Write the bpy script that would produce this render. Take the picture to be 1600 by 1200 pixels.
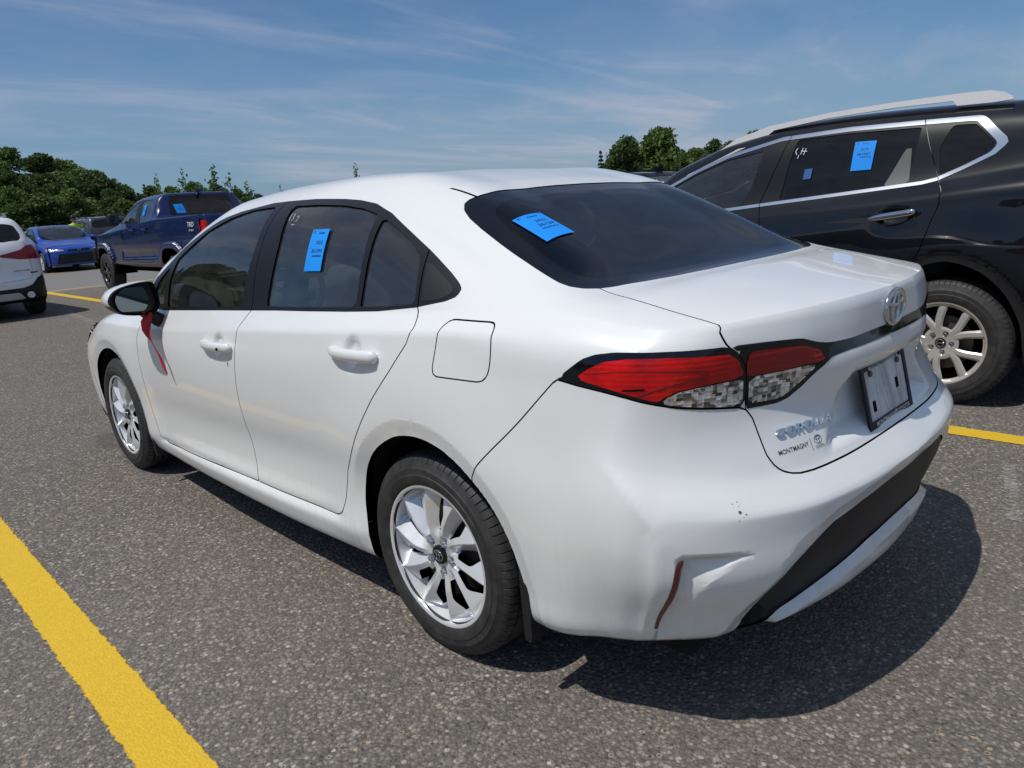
# Parking lot with a white sedan seen from its left rear corner, other cars around it, woods behind.
import bpy, bmesh, math, random
import numpy as np
from mathutils import Vector, Matrix
from mathutils.bvhtree import BVHTree

for o in list(bpy.data.objects): bpy.data.objects.remove(o, do_unlink=True)
SC = bpy.context.scene
COL = SC.collection
R = math.radians

# ---------------------------------------------------------------- camera
CAM_LOC = (-2.0813, -1.6365, 1.3263)
CAM_YAW, CAM_PITCH, CAM_ROLL, CAM_F = .7670, -.2435, -.0668, 1164.1     # radians; focal length in 1600-pixel units
cam = bpy.data.cameras.new('camera'); cam_ob = bpy.data.objects.new('camera', cam); COL.objects.link(cam_ob)
cy, sy, cp, sp = math.cos(CAM_YAW), math.sin(CAM_YAW), math.cos(CAM_PITCH), math.sin(CAM_PITCH)
fw = np.array([sy*cp, cy*cp, sp]); rt = np.array([cy, -sy, 0.]); up = np.cross(rt, fw)
cr, sr = math.cos(CAM_ROLL), math.sin(CAM_ROLL)
rt, up = cr*rt+sr*up, -sr*rt+cr*up
cam_ob.matrix_world = Matrix([[rt[0], up[0], -fw[0], CAM_LOC[0]], [rt[1], up[1], -fw[1], CAM_LOC[1]], [rt[2], up[2], -fw[2], CAM_LOC[2]], [0, 0, 0, 1]])
cam.sensor_width = 36; cam.lens = 36*CAM_F/1600; cam.clip_start = .05; cam.clip_end = 4000
SC.camera = cam_ob

# ---------------------------------------------------------------- light
SUN_DIR = Vector((-.50, .085, 1.0)).normalized()        # towards the sun
SUN_STRENGTH, SKY_STRENGTH, EXPOSURE = 3.1, .070, 0.10
sun = bpy.data.lights.new('sun', 'SUN'); sun.energy = SUN_STRENGTH; sun.angle = R(.53); sun.color = (1.0, .955, .89)
sun_ob = bpy.data.objects.new('sun', sun); COL.objects.link(sun_ob)
sun_ob.rotation_euler = SUN_DIR.to_track_quat('Z', 'Y').to_euler(); sun_ob.location = (-20, 3, 40)
SC.view_settings.view_transform = 'Standard'; SC.view_settings.look = 'None'
SC.view_settings.exposure = EXPOSURE; SC.view_settings.gamma = 1; SC.view_settings.use_curve_mapping = False

world = bpy.data.worlds.new('World'); SC.world = world; world.use_nodes = True
wn = world.node_tree; wl = wn.links
bg = wn.nodes['Background']; bg.inputs['Strength'].default_value = SKY_STRENGTH
sky = wn.nodes.new('ShaderNodeTexSky'); sky.sky_type = 'NISHITA'; sky.sun_disc = False
sky.sun_elevation = math.asin(SUN_DIR.z); sky.sun_rotation = math.atan2(SUN_DIR.x, SUN_DIR.y)
sky.altitude = 100; sky.air_density = 1.0; sky.dust_density = .35; sky.ozone_density = 2.5
# thin high cloud: streaky noise on a plane overhead, mixed over the clear sky
def wnode(t, **kw):
    n = wn.nodes.new(t)
    for k, v in kw.items(): setattr(n, k, v)
    return n
def wmath(op, a, b=None, clamp=False):
    n = wnode('ShaderNodeMath', operation=op, use_clamp=clamp)
    for i, v in enumerate((a, b)):
        if v is None: continue
        if hasattr(v, 'is_output'): wl.new(v, n.inputs[i])
        else: n.inputs[i].default_value = v
    return n.outputs[0]
tc = wnode('ShaderNodeTexCoord'); sep = wnode('ShaderNodeSeparateXYZ'); wl.new(tc.outputs['Generated'], sep.inputs[0])
dz = wmath('MAXIMUM', wmath('ADD', sep.outputs[2], .10), .05)
px = wmath('DIVIDE', sep.outputs[0], dz); py = wmath('DIVIDE', sep.outputs[1], dz)
comb = wnode('ShaderNodeCombineXYZ'); wl.new(px, comb.inputs[0]); wl.new(py, comb.inputs[1])
def cloud_layer(scale, stretch, rot, lo, hi, detail, loc, dist=.4):
    m = wnode('ShaderNodeMapping'); m.inputs['Rotation'].default_value = (0, 0, rot); m.inputs['Scale'].default_value = (scale*stretch, scale, 1); m.inputs['Location'].default_value = loc
    wl.new(comb.outputs[0], m.inputs[0])
    n = wnode('ShaderNodeTexNoise'); n.inputs['Scale'].default_value = 1; n.inputs['Detail'].default_value = detail; n.inputs['Roughness'].default_value = .58; n.inputs['Distortion'].default_value = dist
    wl.new(m.outputs[0], n.inputs['Vector'])
    r = wnode('ShaderNodeMapRange', interpolation_type='SMOOTHSTEP'); r.inputs['From Min'].default_value = lo; r.inputs['From Max'].default_value = hi
    wl.new(n.outputs['Fac'], r.inputs['Value'])
    return r.outputs[0]
veil = cloud_layer(.30, .6, .9, .34, .60, 7, (1.3, 4.1, 0))
streak = cloud_layer(.9, .22, .55, .52, .74, 8, (7.7, 2.2, 0), .9)
puff = cloud_layer(1.3, .45, -.3, .46, .66, 9, (3.1, 9.4, 0), .6)
cl = wmath('ADD', wmath('MULTIPLY', veil, wmath('ADD', wmath('MULTIPLY', puff, .60), .30)), wmath('MULTIPLY', streak, .50), clamp=True)
cl = wmath('MULTIPLY', cl, 1.0, clamp=True)
hz = wnode('ShaderNodeMapRange'); hz.inputs['From Min'].default_value = 0; hz.inputs['From Max'].default_value = .22; hz.inputs['To Min'].default_value = .75; hz.inputs['To Max'].default_value = 0
wl.new(sep.outputs[2], hz.inputs['Value'])
mixh = wnode('ShaderNodeMixRGB'); mixh.inputs[2].default_value = (2.6, 4.0, 5.7, 1); wl.new(hz.outputs[0], mixh.inputs[0])
grade = wnode('ShaderNodeMixRGB', blend_type='MULTIPLY'); grade.inputs[0].default_value = 1; grade.inputs[2].default_value = (.54, .82, 1.06, 1); wl.new(sky.outputs[0], grade.inputs[1]); wl.new(grade.outputs[0], mixh.inputs[1])
mixc = wnode('ShaderNodeMixRGB'); mixc.inputs[2].default_value = (5.4, 5.9, 7.3, 1); wl.new(cl, mixc.inputs[0]); wl.new(mixh.outputs[0], mixc.inputs[1])
wl.new(mixc.outputs[0], bg.inputs['Color'])
# ---------------------------------------------------------------- geometry helpers
def makima(t, P, tq):
    """C1 modified-Akima interpolation of P(t) at tq"""
    t = np.asarray(t, float); P = np.asarray(P, float)
    if P.ndim == 1: P = P[:, None]
    if len(t) == 2: u = ((np.asarray(tq, float)-t[0])/(t[1]-t[0]))[:, None]; return P[:1]*(1-u)+P[1:]*u
    h = np.diff(t)[:, None]; d = np.diff(P, axis=0)/h
    d0 = 2*d[:1]-d[1:2]; d00 = 2*d0-d[:1]; d1 = 2*d[-1:]-d[-2:-1]; d11 = 2*d1-d[-1:]
    D = np.vstack([d00, d0, d, d1, d11])
    w1 = np.abs(D[3:]-D[2:-1]) + np.abs(D[3:]+D[2:-1])/2
    w2 = np.abs(D[1:-2]-D[:-3]) + np.abs(D[1:-2]+D[:-3])/2
    s = (w1*D[1:-2]+w2*D[2:-1])/(w1+w2+1e-12)
    tq = np.asarray(tq, float); i = np.clip(np.searchsorted(t, tq, side='right')-1, 0, len(t)-2)
    u = ((tq-t[i])/(t[i+1]-t[i]))[:, None]; hh = h[i]
    h00 = 2*u**3-3*u**2+1; h10 = u**3-2*u**2+u; h01 = -2*u**3+3*u**2; h11 = u**3-u**2
    return h00*P[i]+h10*hh*s[i]+h01*P[i+1]+h11*hh*s[i+1]

def column_spline(K, sharp, counts):
    """K (R,C,3): R row curves at C columns. Interpolate down the columns (chord-length Catmull-Rom),
    sharp (R,C) 0..1 breaks the tangent at a row. counts[k] samples in interval k. Returns (S,C,3)"""
    Rn = len(K)
    L = np.maximum(np.linalg.norm(np.diff(K, axis=0), axis=2), 1e-4)[..., None]
    D = np.diff(K, axis=0)/L
    up = np.empty_like(K); dn = np.empty_like(K)
    for r in range(Rn):
        if r == 0: m = D[0]
        elif r == Rn-1: m = D[-1]
        else: m = (D[r-1]*L[r]+D[r]*L[r-1])/(L[r]+L[r-1])
        a = D[r-1] if r > 0 else D[0]; b = D[r] if r < Rn-1 else D[-1]
        s = sharp[r][:, None]
        up[r] = m*(1-s)+b*s; dn[r] = m*(1-s)+a*s
    out = []
    for k in range(Rn-1):
        n = counts[k]
        for j in range(n):
            u = j/n
            out.append((2*u**3-3*u**2+1)*K[k]+(u**3-2*u**2+u)*L[k]*up[k]+(-2*u**3+3*u**2)*K[k+1]+(u**3-u**2)*L[k]*dn[k+1])
    out.append(K[-1])
    return np.array(out)

class Surf:
    """triangle soup with shared vertices and named per-vertex fields; can be cut along the zero line of a field"""
    def __init__(s, V, F, att=None):
        s.V = V; s.F = F; s.att = att or {}
    def normals(s):
        a, b, c = (s.V[s.F[:, k]] for k in range(3))
        n = np.cross(b-a, c-a); N = np.zeros_like(s.V)
        for k in range(3): np.add.at(N, s.F[:, k], n)
        return N/np.maximum(np.linalg.norm(N, axis=1, keepdims=True), 1e-12)
    def cut(s, name, level=0.0):
        f = s.att[name]-level
        f = np.where(np.abs(f) < 2e-4, 0.0, f)
        sg = np.sign(f); F = s.F
        sF = sg[F]; mix = (sF.max(1) > 0) & (sF.min(1) < 0)
        keep = F[~mix]; T = F[mix]
        if len(T) == 0: return s
        E = np.concatenate([T[:, [0, 1]], T[:, [1, 2]], T[:, [2, 0]]])
        E = np.sort(E, 1); cr = sg[E[:, 0]]*sg[E[:, 1]] < 0
        U = np.unique(E[cr], axis=0)
        n0 = len(s.V)
        t = (f[U[:, 0]]/(f[U[:, 0]]-f[U[:, 1]]))
        s.V = np.vstack([s.V, s.V[U[:, 0]]*(1-t)[:, None]+s.V[U[:, 1]]*t[:, None]])
        for k, a in s.att.items():
            tt = t if a.ndim == 1 else t[:, None]
            s.att[k] = np.concatenate([a, a[U[:, 0]]*(1-tt)+a[U[:, 1]]*tt])
        s.att[name][n0:] = level
        key = {}
        nv = int(n0)
        code = U[:, 0].astype(np.int64)*nv+U[:, 1]
        def mid(a, b):
            lo = np.minimum(a, b).astype(np.int64); hi = np.maximum(a, b)
            return n0+np.searchsorted(code, lo*nv+hi)
        sT = sg[T]; new = [keep]
        # one vertex exactly on the line
        z = (sT == 0).any(1)
        Tz = T[z]
        if len(Tz):
            k = np.argmax(sT[z] == 0, 1); r = np.arange(len(Tz))
            a, b, c = Tz[r, k], Tz[r, (k+1) % 3], Tz[r, (k+2) % 3]
            m = mid(b, c); new += [np.stack([a, b, m], 1), np.stack([a, m, c], 1)]
        To = T[~z]
        if len(To):
            so = sT[~z]; lone = np.where(so.sum(1) > 0, -1, 1)
            k = np.argmax(so == lone[:, None], 1); r = np.arange(len(To))
            a, b, c = To[r, k], To[r, (k+1) % 3], To[r, (k+2) % 3]
            m1, m2 = mid(a, b), mid(a, c)
            new += [np.stack([a, m1, m2], 1), np.stack([m1, b, c], 1), np.stack([m1, c, m2], 1)]
        s.F = np.concatenate(new)
        return s
    def face(s, name):
        return s.att[name][s.F].mean(1)

def sdf(poly, Q, closed=True):
    """signed distance (negative inside) of points Q (N,2) to a polygon"""
    poly = np.asarray(poly, float); A = poly; B = np.roll(poly, -1, 0)
    if not closed: A, B = poly[:-1], poly[1:]
    out = np.empty(len(Q))
    for i in range(0, len(Q), 20000):
        q = Q[i:i+20000, None, :]; ab = (B-A)[None]; ap = q-A[None]
        t = np.clip((ap*ab).sum(2)/np.maximum((ab*ab).sum(2), 1e-12), 0, 1)
        d = np.sqrt(((ap-t[..., None]*ab)**2).sum(2).min(1))
        if closed:
            y = q[..., 1]; c = (A[None, :, 1] > y) != (B[None, :, 1] > y)
            xi = A[None, :, 0]+(y-A[None, :, 1])*(B-A)[None, :, 0]/np.where((B-A)[None, :, 1] == 0, 1e-12, (B-A)[None, :, 1])
            d = np.where((c & (q[..., 0] < xi)).sum(1) % 2 == 1, -d, d)
        out[i:i+20000] = d
    return out

def rounded(poly, r, n=6):
    """polygon with rounded corners; r a number or one radius per corner"""
    poly = np.asarray(poly, float); N = len(poly); out = []
    for i in range(N):
        p0, p, p1 = poly[i-1], poly[i], poly[(i+1) % N]
        ri = r[i] if hasattr(r, '__len__') else r
        a = (p0-p); b = (p1-p); la, lb = np.linalg.norm(a), np.linalg.norm(b)
        k = min(ri, la*.49, lb*.49); a = p+a/la*k; b = p+b/lb*k
        for t in np.linspace(0, 1, n): out.append((1-t)**2*a+2*t*(1-t)*p+t*t*b)
    return np.array(out)

def smooth_closed(pts, n=160):
    pts = np.asarray(pts, float); N = len(pts)
    ext = np.vstack([pts[-3:], pts, pts[:4]])
    t = np.concatenate([[0], np.cumsum(np.linalg.norm(np.diff(ext, axis=0), axis=1))])
    return makima(t, ext, np.linspace(t[3], t[3+N], n, endpoint=False))

def smoothstep(a, b, x):
    t = np.clip((x-a)/(b-a), 0, 1); return t*t*(3-2*t)

def smooth_open(pts, n=90):
    pts = np.asarray(pts, float); t = np.concatenate([[0], np.cumsum(np.linalg.norm(np.diff(pts, axis=0), axis=1))])
    return makima(t, pts, np.linspace(0, t[-1], n))
# ---------------------------------------------------------------- materials
MATS = {}
def mat(name, color=(.5, .5, .5), rough=.5, metal=0., coat=0., spec=.5, coat_rough=.03, **kw):
    if name in MATS: return MATS[name]
    m = bpy.data.materials.new(name); m.use_nodes = True; MATS[name] = m
    b = m.node_tree.nodes['Principled BSDF']
    b.inputs['Base Color'].default_value = (*color, 1); b.inputs['Roughness'].default_value = rough
    b.inputs['Metallic'].default_value = metal; b.inputs['Coat Weight'].default_value = coat
    b.inputs['Coat Roughness'].default_value = coat_rough; b.inputs['Specular IOR Level'].default_value = spec
    for k, v in kw.items(): b.inputs[k].default_value = v
    return m
class NT:
    """small node-graph helper"""
    def __init__(s, m): s.t = m.node_tree; s.b = m.node_tree.nodes.get('Principled BSDF'); s.out = m.node_tree.nodes['Material Output']
    def n(s, t, ins=None, **kw):
        x = s.t.nodes.new(t)
        for k, v in kw.items(): setattr(x, k, v)
        for k, v in (ins or {}).items():
            if hasattr(v, 'is_output'): s.t.links.new(v, x.inputs[k])
            else: x.inputs[k].default_value = v
        return x
    def l(s, a, b): s.t.links.new(a, b)
    def coord(s, kind='Object', scale=(1, 1, 1), rot=(0, 0, 0)):
        c = s.n('ShaderNodeTexCoord'); m = s.n('ShaderNodeMapping'); m.inputs['Scale'].default_value = scale; m.inputs['Rotation'].default_value = rot
        s.l(c.outputs[kind], m.inputs[0]); return m.outputs[0]
    def noise(s, v, scale, detail=4, rough=.55, dist=0):
        return s.n('ShaderNodeTexNoise', {'Vector': v, 'Scale': scale, 'Detail': detail, 'Roughness': rough, 'Distortion': dist}).outputs['Fac']
    def ramp(s, f, stops):
        r = s.n('ShaderNodeValToRGB', {'Fac': f}); e = r.color_ramp.elements
        while len(e) < len(stops): e.new(.5)
        for x, (p, c) in zip(e, stops): x.position = p; x.color = (*c, 1) if len(c) == 3 else c
        return r.outputs[0]
    def rng(s, v, a, b, c=0, d=1, smooth=False):
        r = s.n('ShaderNodeMapRange', {'Value': v, 'From Min': a, 'From Max': b, 'To Min': c, 'To Max': d})
        if smooth: r.interpolation_type = 'SMOOTHSTEP'
        return r.outputs[0]
    def mix(s, f, a, b, mode='MIX'):
        r = s.n('ShaderNodeMixRGB', {'Fac': f, 'Color1': a, 'Color2': b}); r.blend_type = mode; return r.outputs[0]
    def math(s, op, a, b=0.):
        return s.n('ShaderNodeMath', {0: a, 1: b}, operation=op).outputs[0]
    def bump(s, h, strength=.3, dist=.01):
        x = s.n('ShaderNodeBump', {'Height': h, 'Strength': strength, 'Distance': dist}); s.l(x.outputs[0], s.b.inputs['Normal']); return x

def paint(name, color, flake=0., dirt=.0, rough=.28):
    m = mat(name, color, rough, 0, .65, .4, .02); k = NT(m)
    if dirt:
        v = k.coord('Object'); vs = k.coord('Object', (60, 60, 2.2))
        a = k.noise(vs, 1.0, 5, .6); low = k.rng(k.n('ShaderNodeSeparateXYZ', {0: v}).outputs[2], .62, .22, 0, 1)
        f = k.math('MULTIPLY', k.math('MULTIPLY', k.rng(a, .45, .8, 0, 1), low), dirt)
        fine = k.math('MULTIPLY', k.rng(k.noise(v, 26, 6, .7), .52, .8, 0, 1), dirt*.12)
        f = k.math('MAXIMUM', f, fine)
        k.l(k.mix(f, (*color, 1), (.34, .335, .32, 1)), k.b.inputs['Base Color'])
        k.l(k.rng(f, 0, .5, .02, .35), k.b.inputs['Coat Roughness'])
    return m
def glass(name, tint, ior=1.5, rough=0.0, dust=0.):
    if name in MATS: return MATS[name]
    m = bpy.data.materials.new(name); m.use_nodes = True; MATS[name] = m
    k = NT(m); df = k.b; df.inputs['Base Color'].default_value = (.55, .56, .55, 1); df.inputs['Roughness'].default_value = 1; df.inputs['Specular IOR Level'].default_value = 0
    fr = k.n('ShaderNodeFresnel', {'IOR': ior}); tr = k.n('ShaderNodeBsdfTransparent', {'Color': (*tint, 1)}); gl = k.n('ShaderNodeBsdfGlossy', {'Roughness': rough, 'Color': (1, 1, 1, 1)})
    x = k.n('ShaderNodeMixShader', {0: fr.outputs[0], 1: tr.outputs[0], 2: gl.outputs[0]})
    if dust: x = k.n('ShaderNodeMixShader', {0: k.rng(k.noise(k.coord('Object', (1, 1.5, 4)), 4, 6, .65), .3, .75, dust*.4, dust*1.6), 1: x.outputs[0], 2: df.outputs[0]})
    else: k.t.nodes.remove(df)
    k.l(x.outputs[0], k.out.inputs['Surface'])
    return m

M_WHITE = paint('white_paint', (.77, .785, .775), dirt=.22)
M_TRIM = mat('black_trim', (.010, .011, .013), .36, spec=.3)
M_GRAIN = mat('grained_plastic', (.013, .0135, .015), .55, spec=.35)
_k = NT(M_GRAIN); _k.bump(_k.noise(_k.coord('Object'), 700, 3, .6), .35, .0015)
M_PIANO = mat('piano_black', (.004, .005, .008), .08, coat=.3, spec=.3)
M_RUBBER = mat('rubber', (.022, .022, .023), .62)
_k = NT(M_RUBBER); _v = _k.coord('Object'); _n = _k.noise(_v, 22, 5, .65)
_k.l(_k.mix(_k.rng(_n, .42, .75), (.020, .020, .021, 1), (.052, .049, .045, 1)), _k.b.inputs['Base Color'])
_k.bump(_k.noise(_v, 300, 2), .15, .001)
M_DARK = mat('void_black', (.004, .004, .004), .9, spec=.1)
M_LINER = mat('liner_black', (.010, .010, .011), .8, spec=.2)
M_CABIN = mat('cabin_grey', (.17, .175, .17), .7)
M_SEAT = mat('seat_cloth', (.030, .032, .035), .85)
_k = NT(M_SEAT); _k.bump(_k.noise(_k.coord('Object'), 400, 2), .3, .001)
M_PILLAR = mat('pillar_beige', (.42, .42, .37), .7)
M_GLASS = glass('side_glass', (.66, .80, .80), 1.85, dust=.028)
M_BACKGLASS = glass('back_glass', (.17, .27, .37), 1.5)
M_TINT = glass('privacy_glass', (.045, .047, .05), 1.5, dust=.012)
M_RED = mat('red_lens', (.52, .008, .010), .12, coat=.35, spec=.3)
_k = NT(M_RED); _v = _k.coord('Object'); _w = _k.n('ShaderNodeTexWave', {'Vector': _v, 'Scale': 26, 'Distortion': .6, 'Detail': 1}); _w.bands_direction = 'Z'
_vo = _k.n('ShaderNodeTexVoronoi', {'Vector': _v, 'Scale': 190})
_f = _k.math('MULTIPLY', _k.rng(_k.noise(_v, 14, 3), .35, .7), 1.0)
_k.l(_k.mix(_f, (.66, .006, .008, 1), (.36, .003, .005, 1)), _k.b.inputs['Base Color'])
_bp = _k.n('ShaderNodeBump', {'Height': _k.math('ADD', _w.outputs['Fac'], _k.math('MULTIPLY', _vo.outputs['Distance'], .7)), 'Strength': .12, 'Distance': .004}); _k.l(_bp.outputs[0], _k.b.inputs['Normal'])
M_DEEPRED = mat('deep_red_lens', (.26, .004, .008), .12, coat=.4, spec=.3)
_k = NT(M_DEEPRED); _v = _k.coord('Object'); _w = _k.n('ShaderNodeTexWave', {'Vector': _v, 'Scale': 22, 'Distortion': .2}); _w.bands_direction = 'Z'
_bp = _k.n('ShaderNodeBump', {'Height': _w.outputs['Fac'], 'Strength': .25, 'Distance': .004}); _k.l(_bp.outputs[0], _k.b.inputs['Normal'])
M_CLEAR = mat('clear_lamp', (.55, .56, .56), .16, .6, coat=1)
_k = NT(M_CLEAR); _v = _k.coord('Object', (1, 1, 1.6)); _vo = _k.n('ShaderNodeTexVoronoi', {'Vector': _v, 'Scale': 75, 'Randomness': .35}, distance='CHEBYCHEV')
_cc = _k.ramp(_k.n('ShaderNodeSeparateColor', {0: _vo.outputs['Color']}).outputs[0], [(0, (.03, .03, .03)), (.22, (.22, .21, .19)), (.5, (.60, .59, .57)), (.75, (.95, .95, .96)), (.90, (.70, .70, .70)), (1, (.60, .45, .30))])
_k.l(_cc, _k.b.inputs['Base Color'])
_bp = _k.n('ShaderNodeBump', {'Height': _vo.outputs['Distance'], 'Strength': .6, 'Distance': .005}); _k.l(_bp.outputs[0], _k.b.inputs['Normal'])
M_AMBER = mat('amber', (.75, .22, .02), .15, coat=1)
M_CHROME = mat('chrome', (.62, .63, .65), .06, 1.0)
M_BADGE = mat('badge_chrome', (.80, .81, .82), .14, 1.0)
M_SATIN = mat('satin_chrome', (.74, .77, .80), .22, 1.0)
M_ALLOY = mat('alloy', (.60, .615, .63), .32, .35, coat=.5, coat_rough=.08)
_k = NT(M_ALLOY); _n = _k.noise(_k.coord('Object'), 30, 5, .7)
_k.l(_k.mix(_k.rng(_n, .55, .85, 0, .4), (.74, .755, .77, 1), (.45, .43, .40, 1)), _k.b.inputs['Base Color'])
M_ALLOY2 = mat('warm_alloy', (.56, .54, .50), .32, .4, coat=.5, coat_rough=.08)
M_DISC = mat('brake_disc', (.16, .13, .11), .5, .7)
M_INK = mat('black_ink', (.010, .012, .02), .6)
M_STICKER = mat('blue_paper', (.012, .28, .86), .5, spec=.3)
M_RIBBON = mat('red_ribbon', (.40, .006, .012), .5)
M_DECAL = mat('dark_decal', (.035, .035, .04), .5)
M_LETTER = mat('white_letter', (.75, .75, .74), .5)
M_MIRROR = mat('mirror_glass', (.16, .19, .20), .03, 1.0)
M_PLATE = mat('plate_white', (.62, .64, .66), .4)
_k = NT(M_PLATE); _v = _k.coord('Object', (9, 9, 1.6)); _n = _k.noise(_v, 3.2, 6, .7, .4)
_k.l(_k.mix(_k.rng(_n, .42, .72), (.66, .68, .70, 1), (.24, .23, .215, 1)), _k.b.inputs['Base Color'])
M_CHALK = mat('chalk', (.7, .72, .74), .8)

# ---------------------------------------------------------------- object helpers
def link(name, me, parent=None, loc=None):
    o = bpy.data.objects.new(name, me); COL.objects.link(o)
    if parent: o.parent = parent
    if loc is not None: o.location = loc
    return o
def mesh_obj(name, V, F, m, parent=None, smooth=True, normals=None, loc=None, mi=None):
    me = bpy.data.meshes.new(name)
    V = np.asarray(V, float)
    me.from_pydata(V.tolist(), [], [list(map(int, f)) for f in F])
    for x in (m if isinstance(m, (list, tuple)) else [m]): me.materials.append(x)
    if smooth: me.polygons.foreach_set('use_smooth', [True]*len(me.polygons))
    if mi is not None: me.polygons.foreach_set('material_index', list(map(int, mi)))
    if normals is not None: me.normals_split_custom_set_from_vertices(np.asarray(normals, float).tolist())
    me.update()
    return link(name, me, parent, loc)
def thing(name, label, cat, loc=(0, 0, 0), rz=0, group=None):
    o = bpy.data.objects.new(name, None); COL.objects.link(o); o.location = loc; o.rotation_euler = (0, 0, rz); o.empty_display_size = .2
    return tag(o, label, cat, group)
def tag(o, label, cat, group=None):
    o['label'] = label; o['category'] = cat
    if group: o['group'] = group
    return o
def part_empty(name, parent, loc=(0, 0, 0)):
    o = bpy.data.objects.new(name, None); COL.objects.link(o); o.parent = parent; o.location = loc; o.empty_display_size = .1
    return o
class MB:
    """collects shapes into one mesh"""
    def __init__(s): s.V = []; s.F = []; s.n = 0
    def add(s, V, F):
        V = np.asarray(V, float); s.V.append(V); s.F += [[i+s.n for i in f] for f in F]; s.n += len(V); return s
    def tube(s, path, r, n=8, cap=True):
        P = np.asarray(path, float); r = np.broadcast_to(np.asarray(r, float), (len(P),))
        T = np.gradient(P, axis=0); T /= np.maximum(np.linalg.norm(T, axis=1, keepdims=True), 1e-9)
        a = np.array([0, 0, 1.]) if abs(T[0, 2]) < .9 else np.array([1., 0, 0])
        V = []
        u = np.cross(T[0], a); u /= np.linalg.norm(u)
        for i in range(len(P)):
            u = u-T[i]*(u@T[i]); u /= np.linalg.norm(u); w = np.cross(T[i], u)
            for k in range(n):
                t = 2*math.pi*k/n; V.append(P[i]+r[i]*(math.cos(t)*u+math.sin(t)*w))
        F = [[i*n+k, i*n+(k+1) % n, (i+1)*n+(k+1) % n, (i+1)*n+k] for i in range(len(P)-1) for k in range(n)]
        if cap: F += [list(range(n))[::-1], [(len(P)-1)*n+k for k in range(n)]]
        return s.add(V, F)
    def box(s, c, d, bevel=0., seg=2, rot=None):
        bm = bmesh.new(); bmesh.ops.create_cube(bm, size=1)
        for v in bm.verts: v.co = Vector((v.co.x*d[0], v.co.y*d[1], v.co.z*d[2]))
        if bevel: bmesh.ops.bevel(bm, geom=bm.edges[:], offset=bevel, segments=seg, profile=.6, affect='EDGES')
        M = rot or Matrix.Identity(3); bm.verts.index_update()
        V = [tuple(M @ v.co+Vector(c)) for v in bm.verts]; F = [[v.index for v in f.verts] for f in bm.faces]; bm.free()
        return s.add(V, F)
    def lathe(s, prof, n=48, axis='x', a0=0, a1=2*math.pi, center=(0, 0, 0)):
        """prof: list of (along axis, radius)"""
        full = abs(a1-a0-2*math.pi) < 1e-6; m = n if full else n+1
        V = []
        for k in range(m):
            t = a0+(a1-a0)*k/n
            for x, r in prof:
                V.append((x, r*math.cos(t), r*math.sin(t)) if axis == 'x' else (r*math.cos(t), r*math.sin(t), x))
        p = len(prof); F = []
        for k in range(n):
            k2 = (k+1) % m
            for i in range(p-1): F.append([k*p+i, k2*p+i, k2*p+i+1, k*p+i+1])
        return s.add(np.array(V)+np.array(center), F)
    def prism(s, poly, d0, d1, plane='yz'):
        """closed polygon extruded along the missing axis"""
        n = len(poly); V = []
        for d in (d0, d1):
            for a, b in poly: V.append({'yz': (d, a, b), 'xz': (a, d, b), 'xy': (a, b, d)}[plane])
        F = [list(range(n)), [n+i for i in range(n)][::-1]]+[[i, n+i, n+(i+1) % n, (i+1) % n] for i in range(n)]
        return s.add(V, F)
    def build(s, name, m, parent=None, smooth=False, loc=None, auto=None):
        o = mesh_obj(name, np.vstack(s.V), s.F, m, parent, smooth=smooth, loc=loc)
        bm = bmesh.new(); bm.from_mesh(o.data); bmesh.ops.recalc_face_normals(bm, faces=bm.faces[:]); bm.to_mesh(o.data); bm.free()
        if auto:
            o.data.polygons.foreach_set('use_smooth', [True]*len(o.data.polygons))
            o.data.set_sharp_from_angle(angle=R(auto))
        return o
def copy_tree(o, parent=None):
    c = o.copy(); COL.objects.link(c)
    if parent is not None: c.parent = parent
    for ch in list(o.children): copy_tree(ch, c)
    return c

_TEXT = {}
def text_faces(s, bold=0., spacing=1.0):
    """flat letters: (V (N,2), F) with cap height about 1, centred"""
    key = (s, bold, spacing)
    if key in _TEXT: return _TEXT[key]
    cu = bpy.data.curves.new('letters', 'FONT'); cu.body = s; cu.size = 1.4; cu.offset = bold; cu.space_character = spacing; cu.resolution_u = 3; cu.align_x = 'CENTER'; cu.align_y = 'CENTER'
    o = bpy.data.objects.new('letters', cu); COL.objects.link(o)
    dg = bpy.context.evaluated_depsgraph_get(); me = bpy.data.meshes.new_from_object(o.evaluated_get(dg))
    V = np.array([v.co[:2] for v in me.vertices]); F = [list(p.vertices) for p in me.polygons]
    bpy.data.objects.remove(o); bpy.data.curves.remove(cu); bpy.data.meshes.remove(me)
    _TEXT[key] = (V, F); return V, F
def text_3d(mb, s, place, h, depth, bold=0., spacing=1.0, shear=0., width=None):
    """letters mapped by place(u, v, d) -> point; raised by depth"""
    V, F = text_faces(s, bold, spacing); V = V*h; V = V+np.stack([V[:, 1]*shear, 0*V[:, 1]], 1)
    if width: V = V*[width/np.ptp(V[:, 0]), 1]
    n = len(V)
    P = [place(u, v, depth) for u, v in V]
    if depth < .0012: return mb.add(P, F)
    from collections import Counter
    Q = [place(u, v, 0) for u, v in V]; cnt = Counter()
    for f in F:
        for a, b in zip(f, f[1:]+f[:1]): cnt[(a, b)] += 1
    side = [[a, b, b+n, a+n] for (a, b) in cnt if (b, a) not in cnt]
    return mb.add(P+Q, [list(f) for f in F]+[x[::-1] for x in side])

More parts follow.
